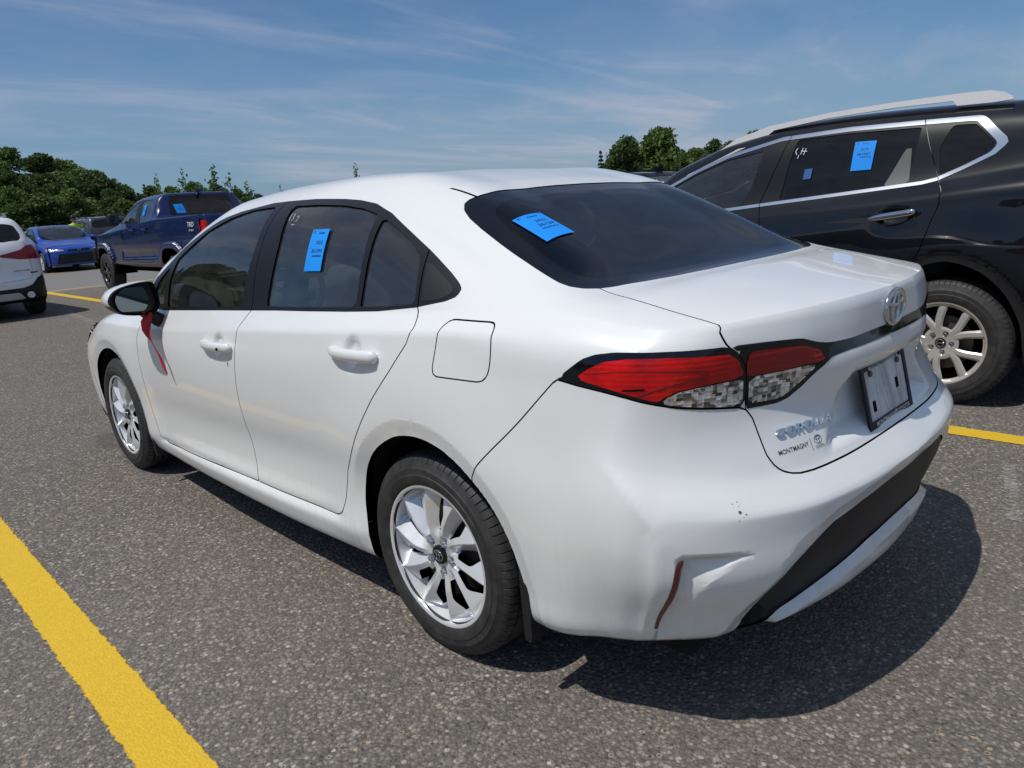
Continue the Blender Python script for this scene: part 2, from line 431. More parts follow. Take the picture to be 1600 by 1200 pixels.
# ---------------------------------------------------------------- panels cut from a car skin
class Panels:
    def __init__(s, S, root, flip=1):
        s.S = S; s.root = root; s.N = None; s.used = None
    def field(s, name, poly, mask, xy=None):
        S = s.S; a = np.ones(len(S.V)); P = np.stack([S.att['c'], S.V[:, 2]], 1) if xy is None else xy
        q = np.zeros(len(S.V), bool); poly = np.asarray(poly)
        lo, hi = poly.min(0)-.35, poly.max(0)+.35
        q = mask & (P >= lo).all(1) & (P <= hi).all(1)
        a[q] = sdf(poly, P[q]); S.att[name] = a
    def finish(s):
        s.N = s.S.normals(); n = s.N; c = np.abs(s.S.V[:, 0]) < 1e-4; n[c, 0] = 0; n /= np.maximum(np.linalg.norm(n, axis=1, keepdims=True), 1e-9)
        s.D = n.copy(); F = s.S.F
        for _ in range(3):                                       # steadier directions for offsets and rims than the shading normals
            a = s.D[F].sum(1); q = np.zeros_like(n)
            for k in range(3): np.add.at(q, F[:, k], a)
            q[c, 0] = 0; s.D = q/np.maximum(np.linalg.norm(q, axis=1, keepdims=True), 1e-9)
        s.used = np.zeros(len(s.S.F), bool); s.f = {k: s.S.face(k) for k in s.S.att}; s.cen = s.S.V[s.S.F].mean(1)
    def emit(s, mask, name, m, parent=None, offset=0., rim=0., side='both', claim=True, taper=0.):
        S = s.S; mask = mask & ~s.used if claim else mask
        if claim: s.used |= mask
        F = S.F[mask]
        if len(F) == 0: return []
        ids, inv = np.unique(F, return_inverse=True); F = inv.reshape(-1, 3)
        V = S.V[ids]+s.D[ids]*offset; N = s.N[ids]; DN = s.D[ids]
        ctr = np.abs(S.V[ids, 0]) < 1e-4
        V[ctr, 0] = 0
        faces = F.tolist()
        if rim:
            E = np.concatenate([F[:, [0, 1]], F[:, [1, 2]], F[:, [2, 0]]]); k = np.sort(E, 1)
            _, first, cnt = np.unique(k, axis=0, return_index=True, return_counts=True)
            B = E[first[cnt == 1]]; B = B[~(ctr[B[:, 0]] & ctr[B[:, 1]])]
            bv, binv = np.unique(B, return_inverse=True); B2 = binv.reshape(-1, 2)
            n0 = len(V); nb = len(bv)
            A = V[bv]; D = V[bv]-DN[bv]*rim
            rn = np.zeros_like(A)
            fn = np.cross(A[B2[:, 1]]-A[B2[:, 0]], -(DN[bv][B2[:, 0]]))
            fn = -fn/np.maximum(np.linalg.norm(fn, axis=1, keepdims=True), 1e-9)
            for j in (0, 1): np.add.at(rn, B2[:, j], -fn)
            rn /= np.maximum(np.linalg.norm(rn, axis=1, keepdims=True), 1e-9)
            V = np.vstack([V, A, D]); N = np.vstack([N, rn, rn]); ctr = np.concatenate([ctr, np.zeros(2*nb, bool)])
            faces += [[n0+b, n0+a, n0+nb+a, n0+nb+b] for a, b in B2.tolist()]
        outs = []
        par = parent if isinstance(parent, (list, tuple)) else [parent or s.root]*2
        if side == 'merge':
            n = len(V); mp = np.arange(n)+n; mp[ctr] = np.nonzero(ctr)[0]
            V2 = np.vstack([V, V*[-1, 1, 1]]); N2 = np.vstack([N, N*[-1, 1, 1]])
            f2 = faces+[[int(mp[i]) for i in f[::-1]] for f in faces]
            return [mesh_obj(name, V2, f2, m, par[0], normals=N2)]
        if side in ('both', 'left'): outs.append(mesh_obj(name, V, faces, m, par[0], normals=N))
        if side in ('both', 'right'): outs.append(mesh_obj(name, V*[-1, 1, 1], [f[::-1] for f in faces], m, par[1], normals=N*[-1, 1, 1]))
        return outs

# ---------------------------------------------------------------- wheels
_WHEEL = {}
def wheel(parent, loc, side, style, Rt, Rr, width, alloy, cap_mat=None):
    """side -1: outer face towards -x (left of the car). Empty > tyre, rim, brake_disc, hub_cap, wheel_nut"""
    key = (style, Rt, Rr, width, alloy.name)
    w = part_empty('wheel', parent, loc)
    if side > 0: w.rotation_euler = (0, 0, math.pi)
    if key in _WHEEL:
        for n, me, l in _WHEEL[key]: link(n, me, w, l)
        return w
    made = []
    # tyre, outer face at x = 0, body towards +x
    nb = 76 if style != 'lug' else 40
    mb = MB(); W = width
    prof = [(.012, Rr-.012), (.0, Rr+.002), (-.006, Rr+.012), (-.009, Rr+.3*(Rt-Rr)), (-.0095, Rr+.36*(Rt-Rr)), (-.0075, Rr+.38*(Rt-Rr)), (-.0075, Rr+.56*(Rt-Rr)), (-.004, Rr+.60*(Rt-Rr)), (.002, Rt-.024), (.010, Rt-.012), (.020, Rt-.005),
            (.036, Rt-.001), (.0362, Rt-.009), (.042, Rt-.009), (.0422, Rt), (W*.42, Rt), (W*.421, Rt-.008), (W*.46, Rt-.008), (W*.461, Rt), (W*.58, Rt), (W*.581, Rt-.008), (W*.62, Rt-.008), (W*.621, Rt),
            (W-.042, Rt), (W-.041, Rt-.008), (W-.036, Rt-.008), (W-.0355, Rt-.001), (W-.01, Rt-.012), (W+.006, Rt-.05), (W, Rr+.002), (W-.012, Rr-.012)]
    V = []; F = []; p = len(prof); n = nb*3; grooved = {9, 10, 11} if style != 'lug' else {8, 9, 10, 11}
    for k in range(n):
        b, ph = divmod(k, 3); t = 2*math.pi*(b+(0, .10, .80 if False else .16)[ph]*1.0)/nb if style != 'lug' else 2*math.pi*(b+(0, .12, .40)[ph])/nb
        cut = ph == 1 if style != 'lug' else ph in (1,)
        for i, (x, r) in enumerate(prof):
            rr, xx = r, x
            if i in grooved and cut: rr -= .006 if style != 'lug' else .011; xx += .003
            if 12 < i < 24 and cut and i % 2 == 0: rr -= .002
            V.append((xx, rr*math.cos(t), rr*math.sin(t)))
    for k in range(n):
        k2 = (k+1) % n
        for i in range(p-1): F.append([k*p+i, k2*p+i, k2*p+i+1, k*p+i+1])
    mb.add(V, F); made.append(mb.build('tyre', M_RUBBER, w, auto=28))
    # rim face on a polar grid, windows cut between the spokes
    nr, na = 46, 400
    rr = np.linspace(.018, Rr-.004, nr); aa = np.linspace(0, 2*np.pi, na, endpoint=False)
    Rg, Ag = np.meshgrid(rr, aa, indexing='ij'); s = Rg/Rr
    if style == 'ten':
        tw = .16*smoothstep(.2, 1, s)
        per = 2*np.pi/10; off = np.where((np.floor((Ag-tw+per/2)/per) % 2) == 0, .045, -.045)*smoothstep(.9, .25, s)
        u = ((Ag-tw+per/2) % per)-per/2; d = (u+off)*Rg
        wl_ = .0125+.012*s+.036*smoothstep(.60, .86, s); wr_ = .0125+.028*s
        phi = np.maximum(np.where(d > 0, wr_-d, wl_+d)*-1, -1)
        hole = np.minimum(phi, np.minimum((s-.38)*Rr, (.82-s)*Rr))
        x = .024-.016*smoothstep(.10, .55, s)+.004*smoothstep(.7, 1, s)
        x += np.where(d > 0, d*.95, -d*.42)*smoothstep(.22, .4, s)*(1-smoothstep(.93, .985, s))
        x += .012*smoothstep(.86, .9, s)*(1-smoothstep(.955, .985, s))*np.clip(np.abs(d)/.05, 0, 1)
        nut_r, cap_r, depth = .052, .030, .024
    elif style == 'twin':
        per = 2*np.pi/5; u = ((Ag+per/2) % per)-per/2
        half = (.13+.19*smoothstep(.28, .95, s)); d1 = (np.abs(u)-half)*Rg
        wd = .0175+.007*s
        phi = np.abs(d1)-wd
        hole = np.minimum(phi, np.minimum((s-.40)*Rr, (.90-s)*Rr))
        x = .020-.012*smoothstep(.1, .5, s)+.004*smoothstep(.8, 1, s)
        x += .010*smoothstep(.5, 1.0, np.abs(d1)/wd)*smoothstep(.3, .45, s)*(1-smoothstep(.9, .97, s))
        nut_r, cap_r, depth = .057, .029, .034
    else:
        per = 2*np.pi/6; u = ((Ag+per/2) % per)-per/2; d1 = np.abs(u)*Rg
        wd = .020+.030*smoothstep(.5, 1, s); phi = d1-wd
        hole = np.minimum(phi, np.minimum((s-.42)*Rr, (.88-s)*Rr))
        x = .020-.010*smoothstep(.1, .5, s)+.012*smoothstep(.3, .9, d1/wd)*smoothstep(.3, .5, s)
        nut_r, cap_r, depth = .065, .035, .03
    # bolt pockets
    for k in range(5):
        t = 2*np.pi*(k+.5)/5+.1; dd = np.hypot(Rg*np.cos(Ag)-nut_r*np.cos(t), Rg*np.sin(Ag)-nut_r*np.sin(t)); x = x+.016*(1-smoothstep(.011, .015, dd))
    x = x*(1-smoothstep(.93, .985, s))+.002*smoothstep(.93, .985, s)
    V = np.stack([x, Rg*np.cos(Ag), Rg*np.sin(Ag)], -1).reshape(-1, 3)
    i = (np.arange(nr-1)[:, None]*na+np.arange(na)[None]).ravel(); j = (np.arange(nr-1)[:, None]*na+(np.arange(na)[None]+1) % na).ravel()
    Q = np.stack([i, j, j+na, i+na], 1); Fq = np.vstack([Q[:, [0, 2, 1]], Q[:, [0, 3, 2]]])
    S = Surf(V, Fq, {'h': hole.ravel()}); S.cut('h'); S.att['c'] = S.V[:, 0]*0
    P = Panels(S, w); P.finish()
    n = P.N
    if (n[:, 0].mean()) > 0: S.F = S.F[:, ::-1]; P.finish()
    made += P.emit(P.f['h'] < 0, 'rim', alloy, w, rim=depth, side='left')
    me = made[-1].data
    me.set_sharp_from_angle(angle=R(40))
    mb = MB(); mb.lathe([(.003, Rr-.009), (.000, Rr-.004), (.000, Rr+.002), (.008, Rr+.004), (.012, Rr-.010), (.05, Rr-.016), (W-.02, Rr-.02), (W, Rr+.003)], 72)
    made.append(mb.build('rim_barrel', alloy, w, auto=40))
    mb = MB(); mb.lathe([(.060, .02), (.060, Rr*.66), (.075, Rr*.66), (.075, .02)], 48); mb.box((.075, Rr*.55, .02), (.05, .05, .12), .008)
    made.append(mb.build('brake_disc', M_DISC, w))
    mb = MB(); mb.lathe([(.085, .0), (.085, Rr-.02)], 48); made.append(mb.build('wheel_back', M_DARK, w))
    mb = MB(); mb.lathe([(.013, 0), (.013, cap_r*.9), (.016, cap_r), (.03, cap_r)], 40); made.append(mb.build('hub_cap', cap_mat or M_PIANO, w, auto=40))
    mb = MB()
    if style == 'ten':
        ring = [(0, .021*math.cos(t), .0165*math.sin(t)) for t in np.linspace(0, 2*math.pi, 33)]
        mb.tube([(0.012, a, b) for _, a, b in ring], .0016, 6, False)
        mb.tube([(0.012, .0072*math.cos(t), -.002+.0145*math.sin(t)) for t in np.linspace(0, 2*math.pi, 25)], .0014, 6, False)
        mb.tube([(0.012, .0155*math.cos(t), .008+.0055*math.sin(t)) for t in np.linspace(0, 2*math.pi, 25)], .0014, 6, False)
    elif style == 'twin':
        mb.tube([(0.012, .020*math.cos(t), .020*math.sin(t)) for t in np.linspace(0, 2*math.pi, 33)], .0026, 6, False); mb.box((.0115, 0, 0), (.003, .045, .007), .001)
    else:
        mb.tube([(0.012, .022*math.cos(t), .015*math.sin(t)) for t in np.linspace(0, 2*math.pi, 33)], .0022, 6, False)
    made.append(mb.build('hub_emblem', M_CHROME, w, smooth=True))
    mb = MB(); mb.lathe([(.0, 0), (.0, .0075), (.002, .0095), (.03, .0095)], 6)
    nut = mb.build('wheel_nut', M_SATIN, w, auto=30); nuts = []
    for k in range(5):
        t = 2*math.pi*(k+.5)/5+.1; o = nut if k == 0 else link('wheel_nut', nut.data, w)
        o.location = (.012, nut_r*math.cos(t), nut_r*math.sin(t)); made.append(o)
    _WHEEL[key] = [(o.name.split('.')[0], o.data, o.location.copy()) for o in made]
    return w
# ---------------------------------------------------------------- the sedan's outer skin as row curves
SED_Y = [3.2, 2.7, 2.15, 1.6, 1.0, .45, .05, -.2, -.45]
SED_C = [.70, .86, 1.02, 1.22, 1.45, 1.68]
SED_R = [  # side: (half width, z) at SED_Y ; rear: (half width, y, z) at SED_C
 ([(.74,.20),(.76,.18),(.78,.17),(.79,.17),(.79,.17),(.78,.18),(.77,.19),(.77,.20),(.77,.23)],
  [(.74,-.54,.25),(.69,-.60,.255),(.58,-.71,.26),(.42,-.80,.265),(.2,-.86,.27),(0,-.88,.27)]),
 ([(.80,.20),(.83,.19),(.845,.19),(.862,.19),(.865,.19),(.858,.20),(.85,.215),(.85,.225),(.845,.243)],
  [(.80,-.60,.255),(.75,-.685,.26),(.635,-.815,.265),(.45,-.908,.275),(.22,-.95,.28),(0,-.963,.283)]),
 ([(.83,.30),(.86,.30),(.868,.262),(.890,.262),(.893,.270),(.884,.285),(.862,.32),(.862,.335),(.865,.345)],
  [(.83,-.64,.36),(.79,-.72,.362),(.652,-.86,.355),(.45,-.943,.35),(.22,-.974,.35),(0,-.982,.35)]),
 ([(.845,.42),(.865,.39),(.866,.345),(.868,.35),(.870,.36),(.872,.38),(.873,.42),(.875,.43),(.875,.44)],
  [(.855,-.66,.46),(.818,-.757,.46),(.668,-.905,.455),(.45,-.985,.47),(.22,-1.014,.49),(0,-1.02,.50)]),
 ([(.85,.52),(.87,.48),(.868,.44),(.867,.445),(.868,.465),(.873,.485),(.882,.52),(.885,.53),(.882,.54)],
  [(.866,-.675,.56),(.826,-.765,.565),(.69,-.893,.556),(.46,-.983,.550),(.22,-1.017,.549),(0,-1.027,.549)]),
 ([(.85,.60),(.875,.60),(.880,.56),(.882,.56),(.884,.575),(.888,.60),(.893,.62),(.892,.625),(.882,.63)],
  [(.862,-.668,.64),(.817,-.765,.630),(.685,-.893,.616),(.457,-.986,.607),(.22,-1.019,.604),(0,-1.029,.604)]),
 ([(.84,.66),(.875,.70),(.886,.68),(.890,.69),(.892,.70),(.894,.72),(.893,.74),(.888,.745),(.872,.745)],
  [(.840,-.645,.74),(.77,-.755,.72),(.63,-.865,.69),(.45,-.928,.678),(.22,-.957,.676),(0,-.967,.678)]),
 ([(.82,.71),(.87,.78),(.880,.79),(.884,.80),(.888,.83),(.889,.865),(.886,.885),(.878,.89),(.858,.885)],
  [(.81,-.66,.868),(.72,-.765,.85),(.57,-.84,.83),(.40,-.89,.815),(.2,-.925,.81),(0,-.935,.81)]),
 ([(.79,.745),(.855,.825),(.868,.838),(.871,.865),(.873,.915),(.873,.957),(.870,.985),(.862,1.0),(.838,.995)],
  [(.785,-.685,.985),(.705,-.785,.985),(.57,-.85,.975),(.40,-.905,.955),(.2,-.938,.946),(0,-.945,.945)]),
 ([(.72,.79),(.765,.875),(.81,.922),(.826,.952),(.832,.982),(.826,1.010),(.82,1.035),(.808,1.05),(.778,1.055)],
  [(.735,-.70,1.028),(.665,-.785,1.028),(.52,-.85,1.034),(.36,-.90,1.039),(.18,-.932,1.042),(0,-.943,1.043)]),
]
SED_U = [
 [(3.2,.60,.815),(2.7,.62,.915),(2.4,.715,.965),(2.14,.772,1.06),(1.986,.740,1.142),(1.775,.695,1.246),(1.5,.648,1.333),(1.087,.624,1.37),(.726,.622,1.37),(.45,.63,1.345),(.2,.652,1.285),(0,.668,1.215),(-.2,.69,1.14),(-.44,.71,1.083),(-.6,.70,1.055)],
 [(3.2,.45,.825),(2.7,.48,.935),(2.4,.60,.985),(2.14,.735,1.105),(1.986,.695,1.185),(1.775,.645,1.287),(1.5,.594,1.372),(1.087,.558,1.408),(.726,.545,1.42),(.45,.535,1.412),(.2,.52,1.37),(.05,.513,1.325),(-.2,.552,1.21),(-.40,.588,1.112),(-.47,.598,1.088),(-.6,.62,1.068)],
 [(3.2,.25,.835),(2.7,.26,.95),(2.4,.32,1.0),(2.14,.38,1.15),(1.775,.34,1.315),(1.5,.315,1.40),(1.087,.30,1.44),(.726,.29,1.44),(.45,.28,1.43),(.2,.28,1.388),(.05,.28,1.34),(-.2,.29,1.222),(-.40,.30,1.118),(-.47,.30,1.094),(-.6,.31,1.085)],
 [(3.2,0,.84),(2.7,0,.96),(2.4,0,1.01),(2.14,0,1.165),(1.775,0,1.33),(1.5,0,1.415),(1.087,0,1.451),(.726,0,1.449),(.45,0,1.436),(.2,0,1.393),(.05,0,1.344),(-.2,0,1.225),(-.40,0,1.12),(-.47,0,1.096),(-.6,0,1.088)],
]
SED_FZ = [.20,.21,.31,.41,.50,.57,.63,.68,.71,.74]
SED_FO = [-.10,-.04,-.01,0,0,-.01,-.02,-.04,-.07,-.13]
SED_FRONT = [(.77,3.38),(.62,3.50),(.35,3.585),(0,3.615)]
SED_TE = [.83, .95, 1.32, 1.68]         # where u rows meet the lip
SED_TF = [-3.36, -3.44, -3.62, -3.95]
SED_CF = [-3.36, -3.52, -3.75, -3.95]
SED_N = [3, 5, 6, 7, 7, 7, 7, 7, 6, 22, 7, 16, 16]

def car_skin(Ys, Cs, Rr, U, FZ, FO, FRONT, TE, TF, CF, counts, soft_lo, soft_hi, sharp_rows, step=.0125, hold=-.5, fhold=3.0, smooth=1):
    nr = len(Rr); cS = [-y for y in Ys]
    def rcurve(r, c):
        side, rear = Rr[r]
        P = [(-w, y, z) for (w, z), y in zip(side, Ys)]+[(-w, y, z) for w, y, z in rear]
        t = cS+list(Cs)
        fr = [(-w, y+FO[r], FZ[r]) for w, y in FRONT]
        t = [2*CF[-1]-CF[-2]]+CF[::-1]+t+[2*Cs[-1]-Cs[-2]]
        m = np.array([-1, 1, 1])
        P = [np.array(fr[-2])*m]+fr[::-1]+P+[np.array(P[-2])*m]
        return makima(t, np.array(P, float), c)
    cu = np.concatenate([cS[:1], cS[1:]])
    def ucurve(k, c):
        pts = U[k]
        e = rcurve(nr-1, [TE[k]])[0]; f = rcurve(nr-1, [TF[k]])[0]
        t = [CF[0]]+[-p[0] for p in pts]+[Cs[0]]
        P = [f]+[(-w, y, z) for y, w, z in pts]+[e]
        return makima(t, np.array(P, float), c)
    c0, c1 = CF[0], Cs[0]
    nc = int((c1-c0)/step)
    cA = np.linspace(c0, c1, nc+1)
    K = np.array([rcurve(r, cA) for r in range(nr)]+[ucurve(k, cA) for k in range(4)])
    sharp = np.zeros(K.shape[:2])
    for r, f in sharp_rows.items(): sharp[r] = f(cA)
    A = column_spline(K, sharp, counts)
    nA = sum(counts[:nr-1])
    # rear patch
    idx = np.concatenate([[0], np.cumsum(counts[nr-1:])])
    tq = makima(idx, np.array([Cs[0]]+TE), np.arange(idx[-1]+1))[:, 0]
    tf = makima(idx, np.array([c0]+TF), np.arange(idx[-1]+1))[:, 0]
    def patch(tt):
        KB = np.array([rcurve(r, tt) for r in range(nr)])
        sh = np.zeros(KB.shape[:2])
        for r, f in sharp_rows.items():
            if r < nr: sh[r] = f(tt)
        return column_spline(KB, sh, counts[:nr-1])
    B = patch(tq); Fp = patch(tf)
    lip = rcurve(nr-1, tq); lipf = rcurve(nr-1, tf)
    w = smoothstep(c1-.14, c1, cA)[None, :, None]
    A[nA:] += w*(lip[:, None]-A[nA:, -1][:, None])
    w = (1-smoothstep(c0, c0+.14, cA))[None, :, None]
    A[nA:] += w*(lipf[:, None]-A[nA:, 0][:, None])
    wl = smoothstep(c1-.1, c1, cA)[None, :, None]
    A[:nA+1] += wl*(B[:, 0]-A[:nA+1, -1])[:, None]
    wl = (1-smoothstep(c0, c0+.1, cA))[None, :, None]
    A[:nA+1] += wl*(Fp[:, 0]-A[:nA+1, 0])[:, None]
    vs = []; cs = []; ws = []; fs = []; off = 0
    vrow = np.concatenate([[k+j/n for j in range(n)] for k, n in enumerate(counts)]+[[len(counts)]])
    for G, cc, flip in ((B, tq, 0), (Fp, tf, 1), (A, cA, 0)):
        S, C = G.shape[:2]
        vs.append(G.reshape(-1, 3)); cs.append(np.tile(cc, S)); ws.append(np.repeat(vrow[:S], C))
        i = (np.arange(S-1)[:, None]*C+np.arange(C-1)[None]).ravel()+off
        q = np.stack([i, i+C, i+C+1, i+1], 1)
        if flip: q = q[:, ::-1]
        fs.append(q); off += S*C
    V = np.vstack(vs); c = np.concatenate(cs); vr = np.concatenate(ws); Q = np.vstack(fs)
    key = np.round(V/2e-5).astype(np.int64)
    _, first, inv = np.unique(key, axis=0, return_index=True, return_inverse=True)
    inv = inv.ravel(); V = V[first]; c = c[first]; vr = vr[first]; Q = inv[Q]
    F = np.vstack([Q[:, [0, 2, 1]], Q[:, [0, 3, 2]]])
    F = F[(F[:, 0] != F[:, 1]) & (F[:, 1] != F[:, 2]) & (F[:, 0] != F[:, 2])]
    # fairing: a few Laplacian steps, centre line kept in its plane, open bottom edge kept
    E = np.unique(np.sort(np.concatenate([Q[:, [0, 1]], Q[:, [1, 2]], Q[:, [2, 3]], Q[:, [3, 0]]]), 1), axis=0)
    E = E[E[:, 0] != E[:, 1]]
    ctr = np.abs(V[:, 0]) < 1e-4
    for it in range(smooth):
        acc = np.zeros_like(V); n = np.zeros(len(V))
        for a, b in ((0, 1), (1, 0)):
            np.add.at(acc, E[:, a], V[E[:, b]]); np.add.at(n, E[:, a], 1)
        M = acc/np.maximum(n, 1)[:, None]
        W = np.where(n >= 4, .5, 0)[:, None]
        D = (M-V)*W
        D[ctr, 0] = 0
        V = V+D
    return Surf(V, F, {'c': c.copy(), 'v': vr.copy()})

def sedan_skin():
    rs = lambda c: smoothstep(.3, .7, c)
    sharp = {2: lambda c: .9*np.ones_like(c), 3: lambda c: .4*(1-smoothstep(-.6, -.3, c)), 4: lambda c: .35*smoothstep(.7, .9, c), 5: lambda c: .97*smoothstep(.88, 1.08, c), 6: lambda c: .8*smoothstep(.9, 1.1, c),
             8: lambda c: 1.0*(1-smoothstep(.1, .5, c))*smoothstep(-2.9, -2.1, c), 9: lambda c: .35+.5*smoothstep(.45, .9, c)}
    return car_skin(SED_Y, SED_C, SED_R, SED_U, SED_FZ, SED_FO, SED_FRONT, SED_TE, SED_TF, SED_CF, SED_N, 0, 0, sharp)
# ---------------------------------------------------------------- the white sedan
sedan = thing('sedan', 'white four-door sedan nearest the camera, seen from its left rear corner', 'car')
def sedan_fields(S):
    """outlines of panels in (along, height): along = -y on the side, running on round the rear corner"""
    c, z, v = S.att['c'], S.V[:, 2], S.att['v']; P = Panels(S, sedan)
    low = v <= 9.001; side = v <= 10.75; top = v >= 8.999
    XY = S.V[:, :2]
    dlo = [(-2.13,.940),(-2.049,.929),(-1.962,.928),(-1.804,.938),(-1.283,.969),(-1.034,.983),(-.855,.993),(-.633,1.003),(-.398,1.015),(-.226,1.026),(-.04,1.045),(.069,1.063),(.105,1.076),(.108,1.093),(.093,1.105),(.044,1.131),(-.073,1.189),(-.182,1.24),(-.323,1.302),(-.433,1.337),(-.534,1.353),(-.632,1.361),(-.827,1.370),(-1.019,1.371),(-1.145,1.369),(-1.41,1.345),(-1.50,1.329),(-1.6,1.302),(-1.775,1.242),(-1.986,1.138),(-2.11,1.072),(-2.16,1.0)]
    P.field('dlo', dlo, side)
    P.field('gf', rounded([(-1.915,.946),(-1.485,.970),(-1.118,.991),(-1.121,1.06),(-1.075,1.212),(-1.066,1.347),(-1.1,1.349),(-1.265,1.344),(-1.431,1.319),(-1.596,1.267),(-1.714,1.21),(-1.828,1.151),(-1.879,1.059)], .012), side)
    P.field('gt', rounded([(-2.085,.952),(-1.968,.950),(-1.914,1.058),(-1.900,1.120),(-2.020,1.062),(-2.075,1.02)], .012), side)
    P.field('gr', rounded([(-.925,1.003),(-.643,1.014),(-.350,1.030),(-.362,1.16),(-.378,1.298),(-.47,1.32),(-.601,1.336),(-.766,1.344),(-.930,1.346),(-.905,1.211),(-.922,1.066)], .012), side)
    P.field('gs', rounded([(-.325,1.032),(-.187,1.040),(-.055,1.052),(-.072,1.109),(-.092,1.165),(-.165,1.215),(-.263,1.257),(-.343,1.288),(-.335,1.162)], .010), side)
    P.field('bp', rounded([(-.028,1.058),(.046,1.067),(.078,1.079),(.084,1.089),(.066,1.101),(.002,1.132),(-.058,1.160)], .008), side)
    fd = [(-1.038,.988),(-1.097,.923),(-1.115,.828),(-1.138,.700),(-1.143,.62),(-1.137,.511),(-1.122,.42),(-1.110,.353),(-1.092,.303),(-1.438,.292),(-1.774,.282),(-2.08,.270),(-2.143,.281),(-2.168,.304),(-2.210,.418),(-2.222,.554),(-2.229,.684),(-2.223,.78),(-2.199,.835),(-2.16,.875),(-2.15,.915),(-2.2,1.02),(-2.12,1.10),(-1.986,1.17),(-1.775,1.28),(-1.5,1.37),(-1.3,1.41),(-1.02,1.42),(-1.022,1.3),(-1.045,1.1)]
    P.field('fd', fd, side)
    rd = [(-1.038,.988),(-1.097,.923),(-1.115,.828),(-1.138,.700),(-1.143,.62),(-1.137,.511),(-1.122,.42),(-1.110,.353),(-1.092,.303),(-.911,.305),(-.683,.312),(-.572,.314),(-.510,.318),(-.470,.335),(-.443,.385),(-.397,.507),(-.310,.628),(-.26,.693),(-.19,.776),(-.097,.872),(-.026,.955),(-.006,1.0),(-.020,1.025),(-.038,1.046),(-.055,1.11),(-.078,1.195),(-.2,1.33),(-.4,1.42),(-1.02,1.42),(-1.022,1.3),(-1.045,1.1)]
    P.field('rd', rd, side)
    P.field('fu', rounded([(.110,1.028),(.296,1.030),(.306,.955),(.290,.884),(.088,.880),(.100,.955)], [.038, .02, .06, .035, .028, .05], 8), side)
    lo_b = [(.566,.905),(.639,.895),(.713,.883),(.781,.868),(.843,.856),(.921,.845),(1.003,.834)]
    lid_low = [(1.008,.830),(1.030,.808),(1.054,.765),(1.078,.722),(1.098,.700),(1.12,.684),(1.146,.674),(1.178,.668),(1.224,.665),(1.274,.664),(1.356,.664),(1.482,.666),(1.605,.669),(1.80,.671)]
    P.field('bu', [(.228,.623),(.245,.646),(.261,.668),(.307,.715),(.371,.778),(.454,.861),(.508,.915)]+lo_b+lid_low+[(2.1,.67),(2.1,-.2),(.2,-.2),(.22,.5)], low)
    lamp = [(.508,.915),(.543,.943),(.572,.966),(.601,.977),(.645,.983),(.778,.985),(.881,.984),(.944,.983),(.975,.965),(1.000,.935),(1.007,.901),(1.006,.859)]+lo_b[::-1]
    P.field('lo', lamp, low)
    P.field('lor', [(.560,.921),(.594,.945),(.628,.962),(.686,.970),(.785,.972),(.950,.966),(.976,.952),(.993,.930),(.997,.907),(.93,.906),(.883,.902),(.835,.897),(.810,.888),(.790,.874),(.762,.880),(.711,.892),(.636,.906)], low)
    P.field('loc', [(.796,.869),(.813,.885),(.838,.894),(.883,.899),(.93,.9025),(.997,.9035),(.996,.840),(.921,.849),(.843,.861)], low)
    P.field('lir', smooth_closed([(1.013,.964),(1.065,.9625),(1.12,.960),(1.173,.956),(1.232,.942),(1.284,.919),(1.251,.909),(1.12,.907),(1.013,.907)], 120), low)
    P.field('lic', rounded([(1.013,.904),(1.117,.9045),(1.250,.905),(1.195,.868),(1.137,.842),(1.103,.838),(1.013,.842)], .006), low)
    li = [(.950,.983),(1.059,.979),(1.149,.974),(1.18,.971),(1.222,.960),(1.264,.951),(1.307,.946),(1.399,.945),(1.517,.945),(1.9,.947)]
    ll = [(1.9,.920),(1.526,.918),(1.374,.918),(1.300,.914),(1.244,.884),(1.198,.851),(1.15,.832),(1.108,.827),(1.008,.830),(1.006,.859),(1.007,.901),(1.000,.935),(.975,.965)]
    P.field('li', li+ll, low)
    P.field('lid_r', [(.90,1.25),(.905,1.016),(.944,.983),(.975,.965),(1.000,.935),(1.007,.901),(1.006,.859)]+lid_low+[(2.1,.671),(2.1,1.25)], low)
    P.field('lid_t', [(-.612,-.43),(-.609,-.45),(-.628,-.586),(-.635,-.697),(-.636,-.795),(-.636,-1.4),(.4,-1.4),(.4,-.43)], v >= 9-1e-6, XY)
    S.att['lid'] = np.where(v > 9.001, S.att['lid_t'], np.where(v < 8.999, S.att['lid_r'], np.minimum(S.att['lid_r'], S.att['lid_t'])))
    P.field('ins', [(1.045,.25),(1.068,.325),(1.105,.400),(1.131,.452),(1.165,.482),(1.211,.505),(1.267,.525),(1.391,.541),(1.573,.551),(2.1,.553),(2.1,.385),(1.651,.381),(1.526,.373),(1.395,.356),(1.30,.338),(1.227,.322),(1.165,.302),(1.135,.27),(1.13,.2),(1.04,.2)], low)
    P.field('ref', [(.910,.534),(.893,.522),(.884,.467),(.876,.411),(.858,.318),(.871,.318),(.887,.396),(.895,.457),(.902,.500)], low)
    P.field('fac', [(.910,.534),(.902,.500),(.895,.457),(.887,.396),(.871,.318),(.868,.24),(.868,.1),(.93,.1),(.93,.24),(.931,.30),(.932,.424),(.940,.462),(.994,.513),(1.056,.528)], low)
    P.field('ar', smooth_open([(-.33,-.2),(-.328,.15),(-.330,.303),(-.335,.391),(-.312,.49),(-.252,.580),(-.163,.648),(-.075,.685),(.008,.695),(.085,.686),(.161,.658),(.229,.615),(.285,.562),(.325,.503),(.352,.435),(.375,.32),(.385,.22),(.39,-.2)]), low)
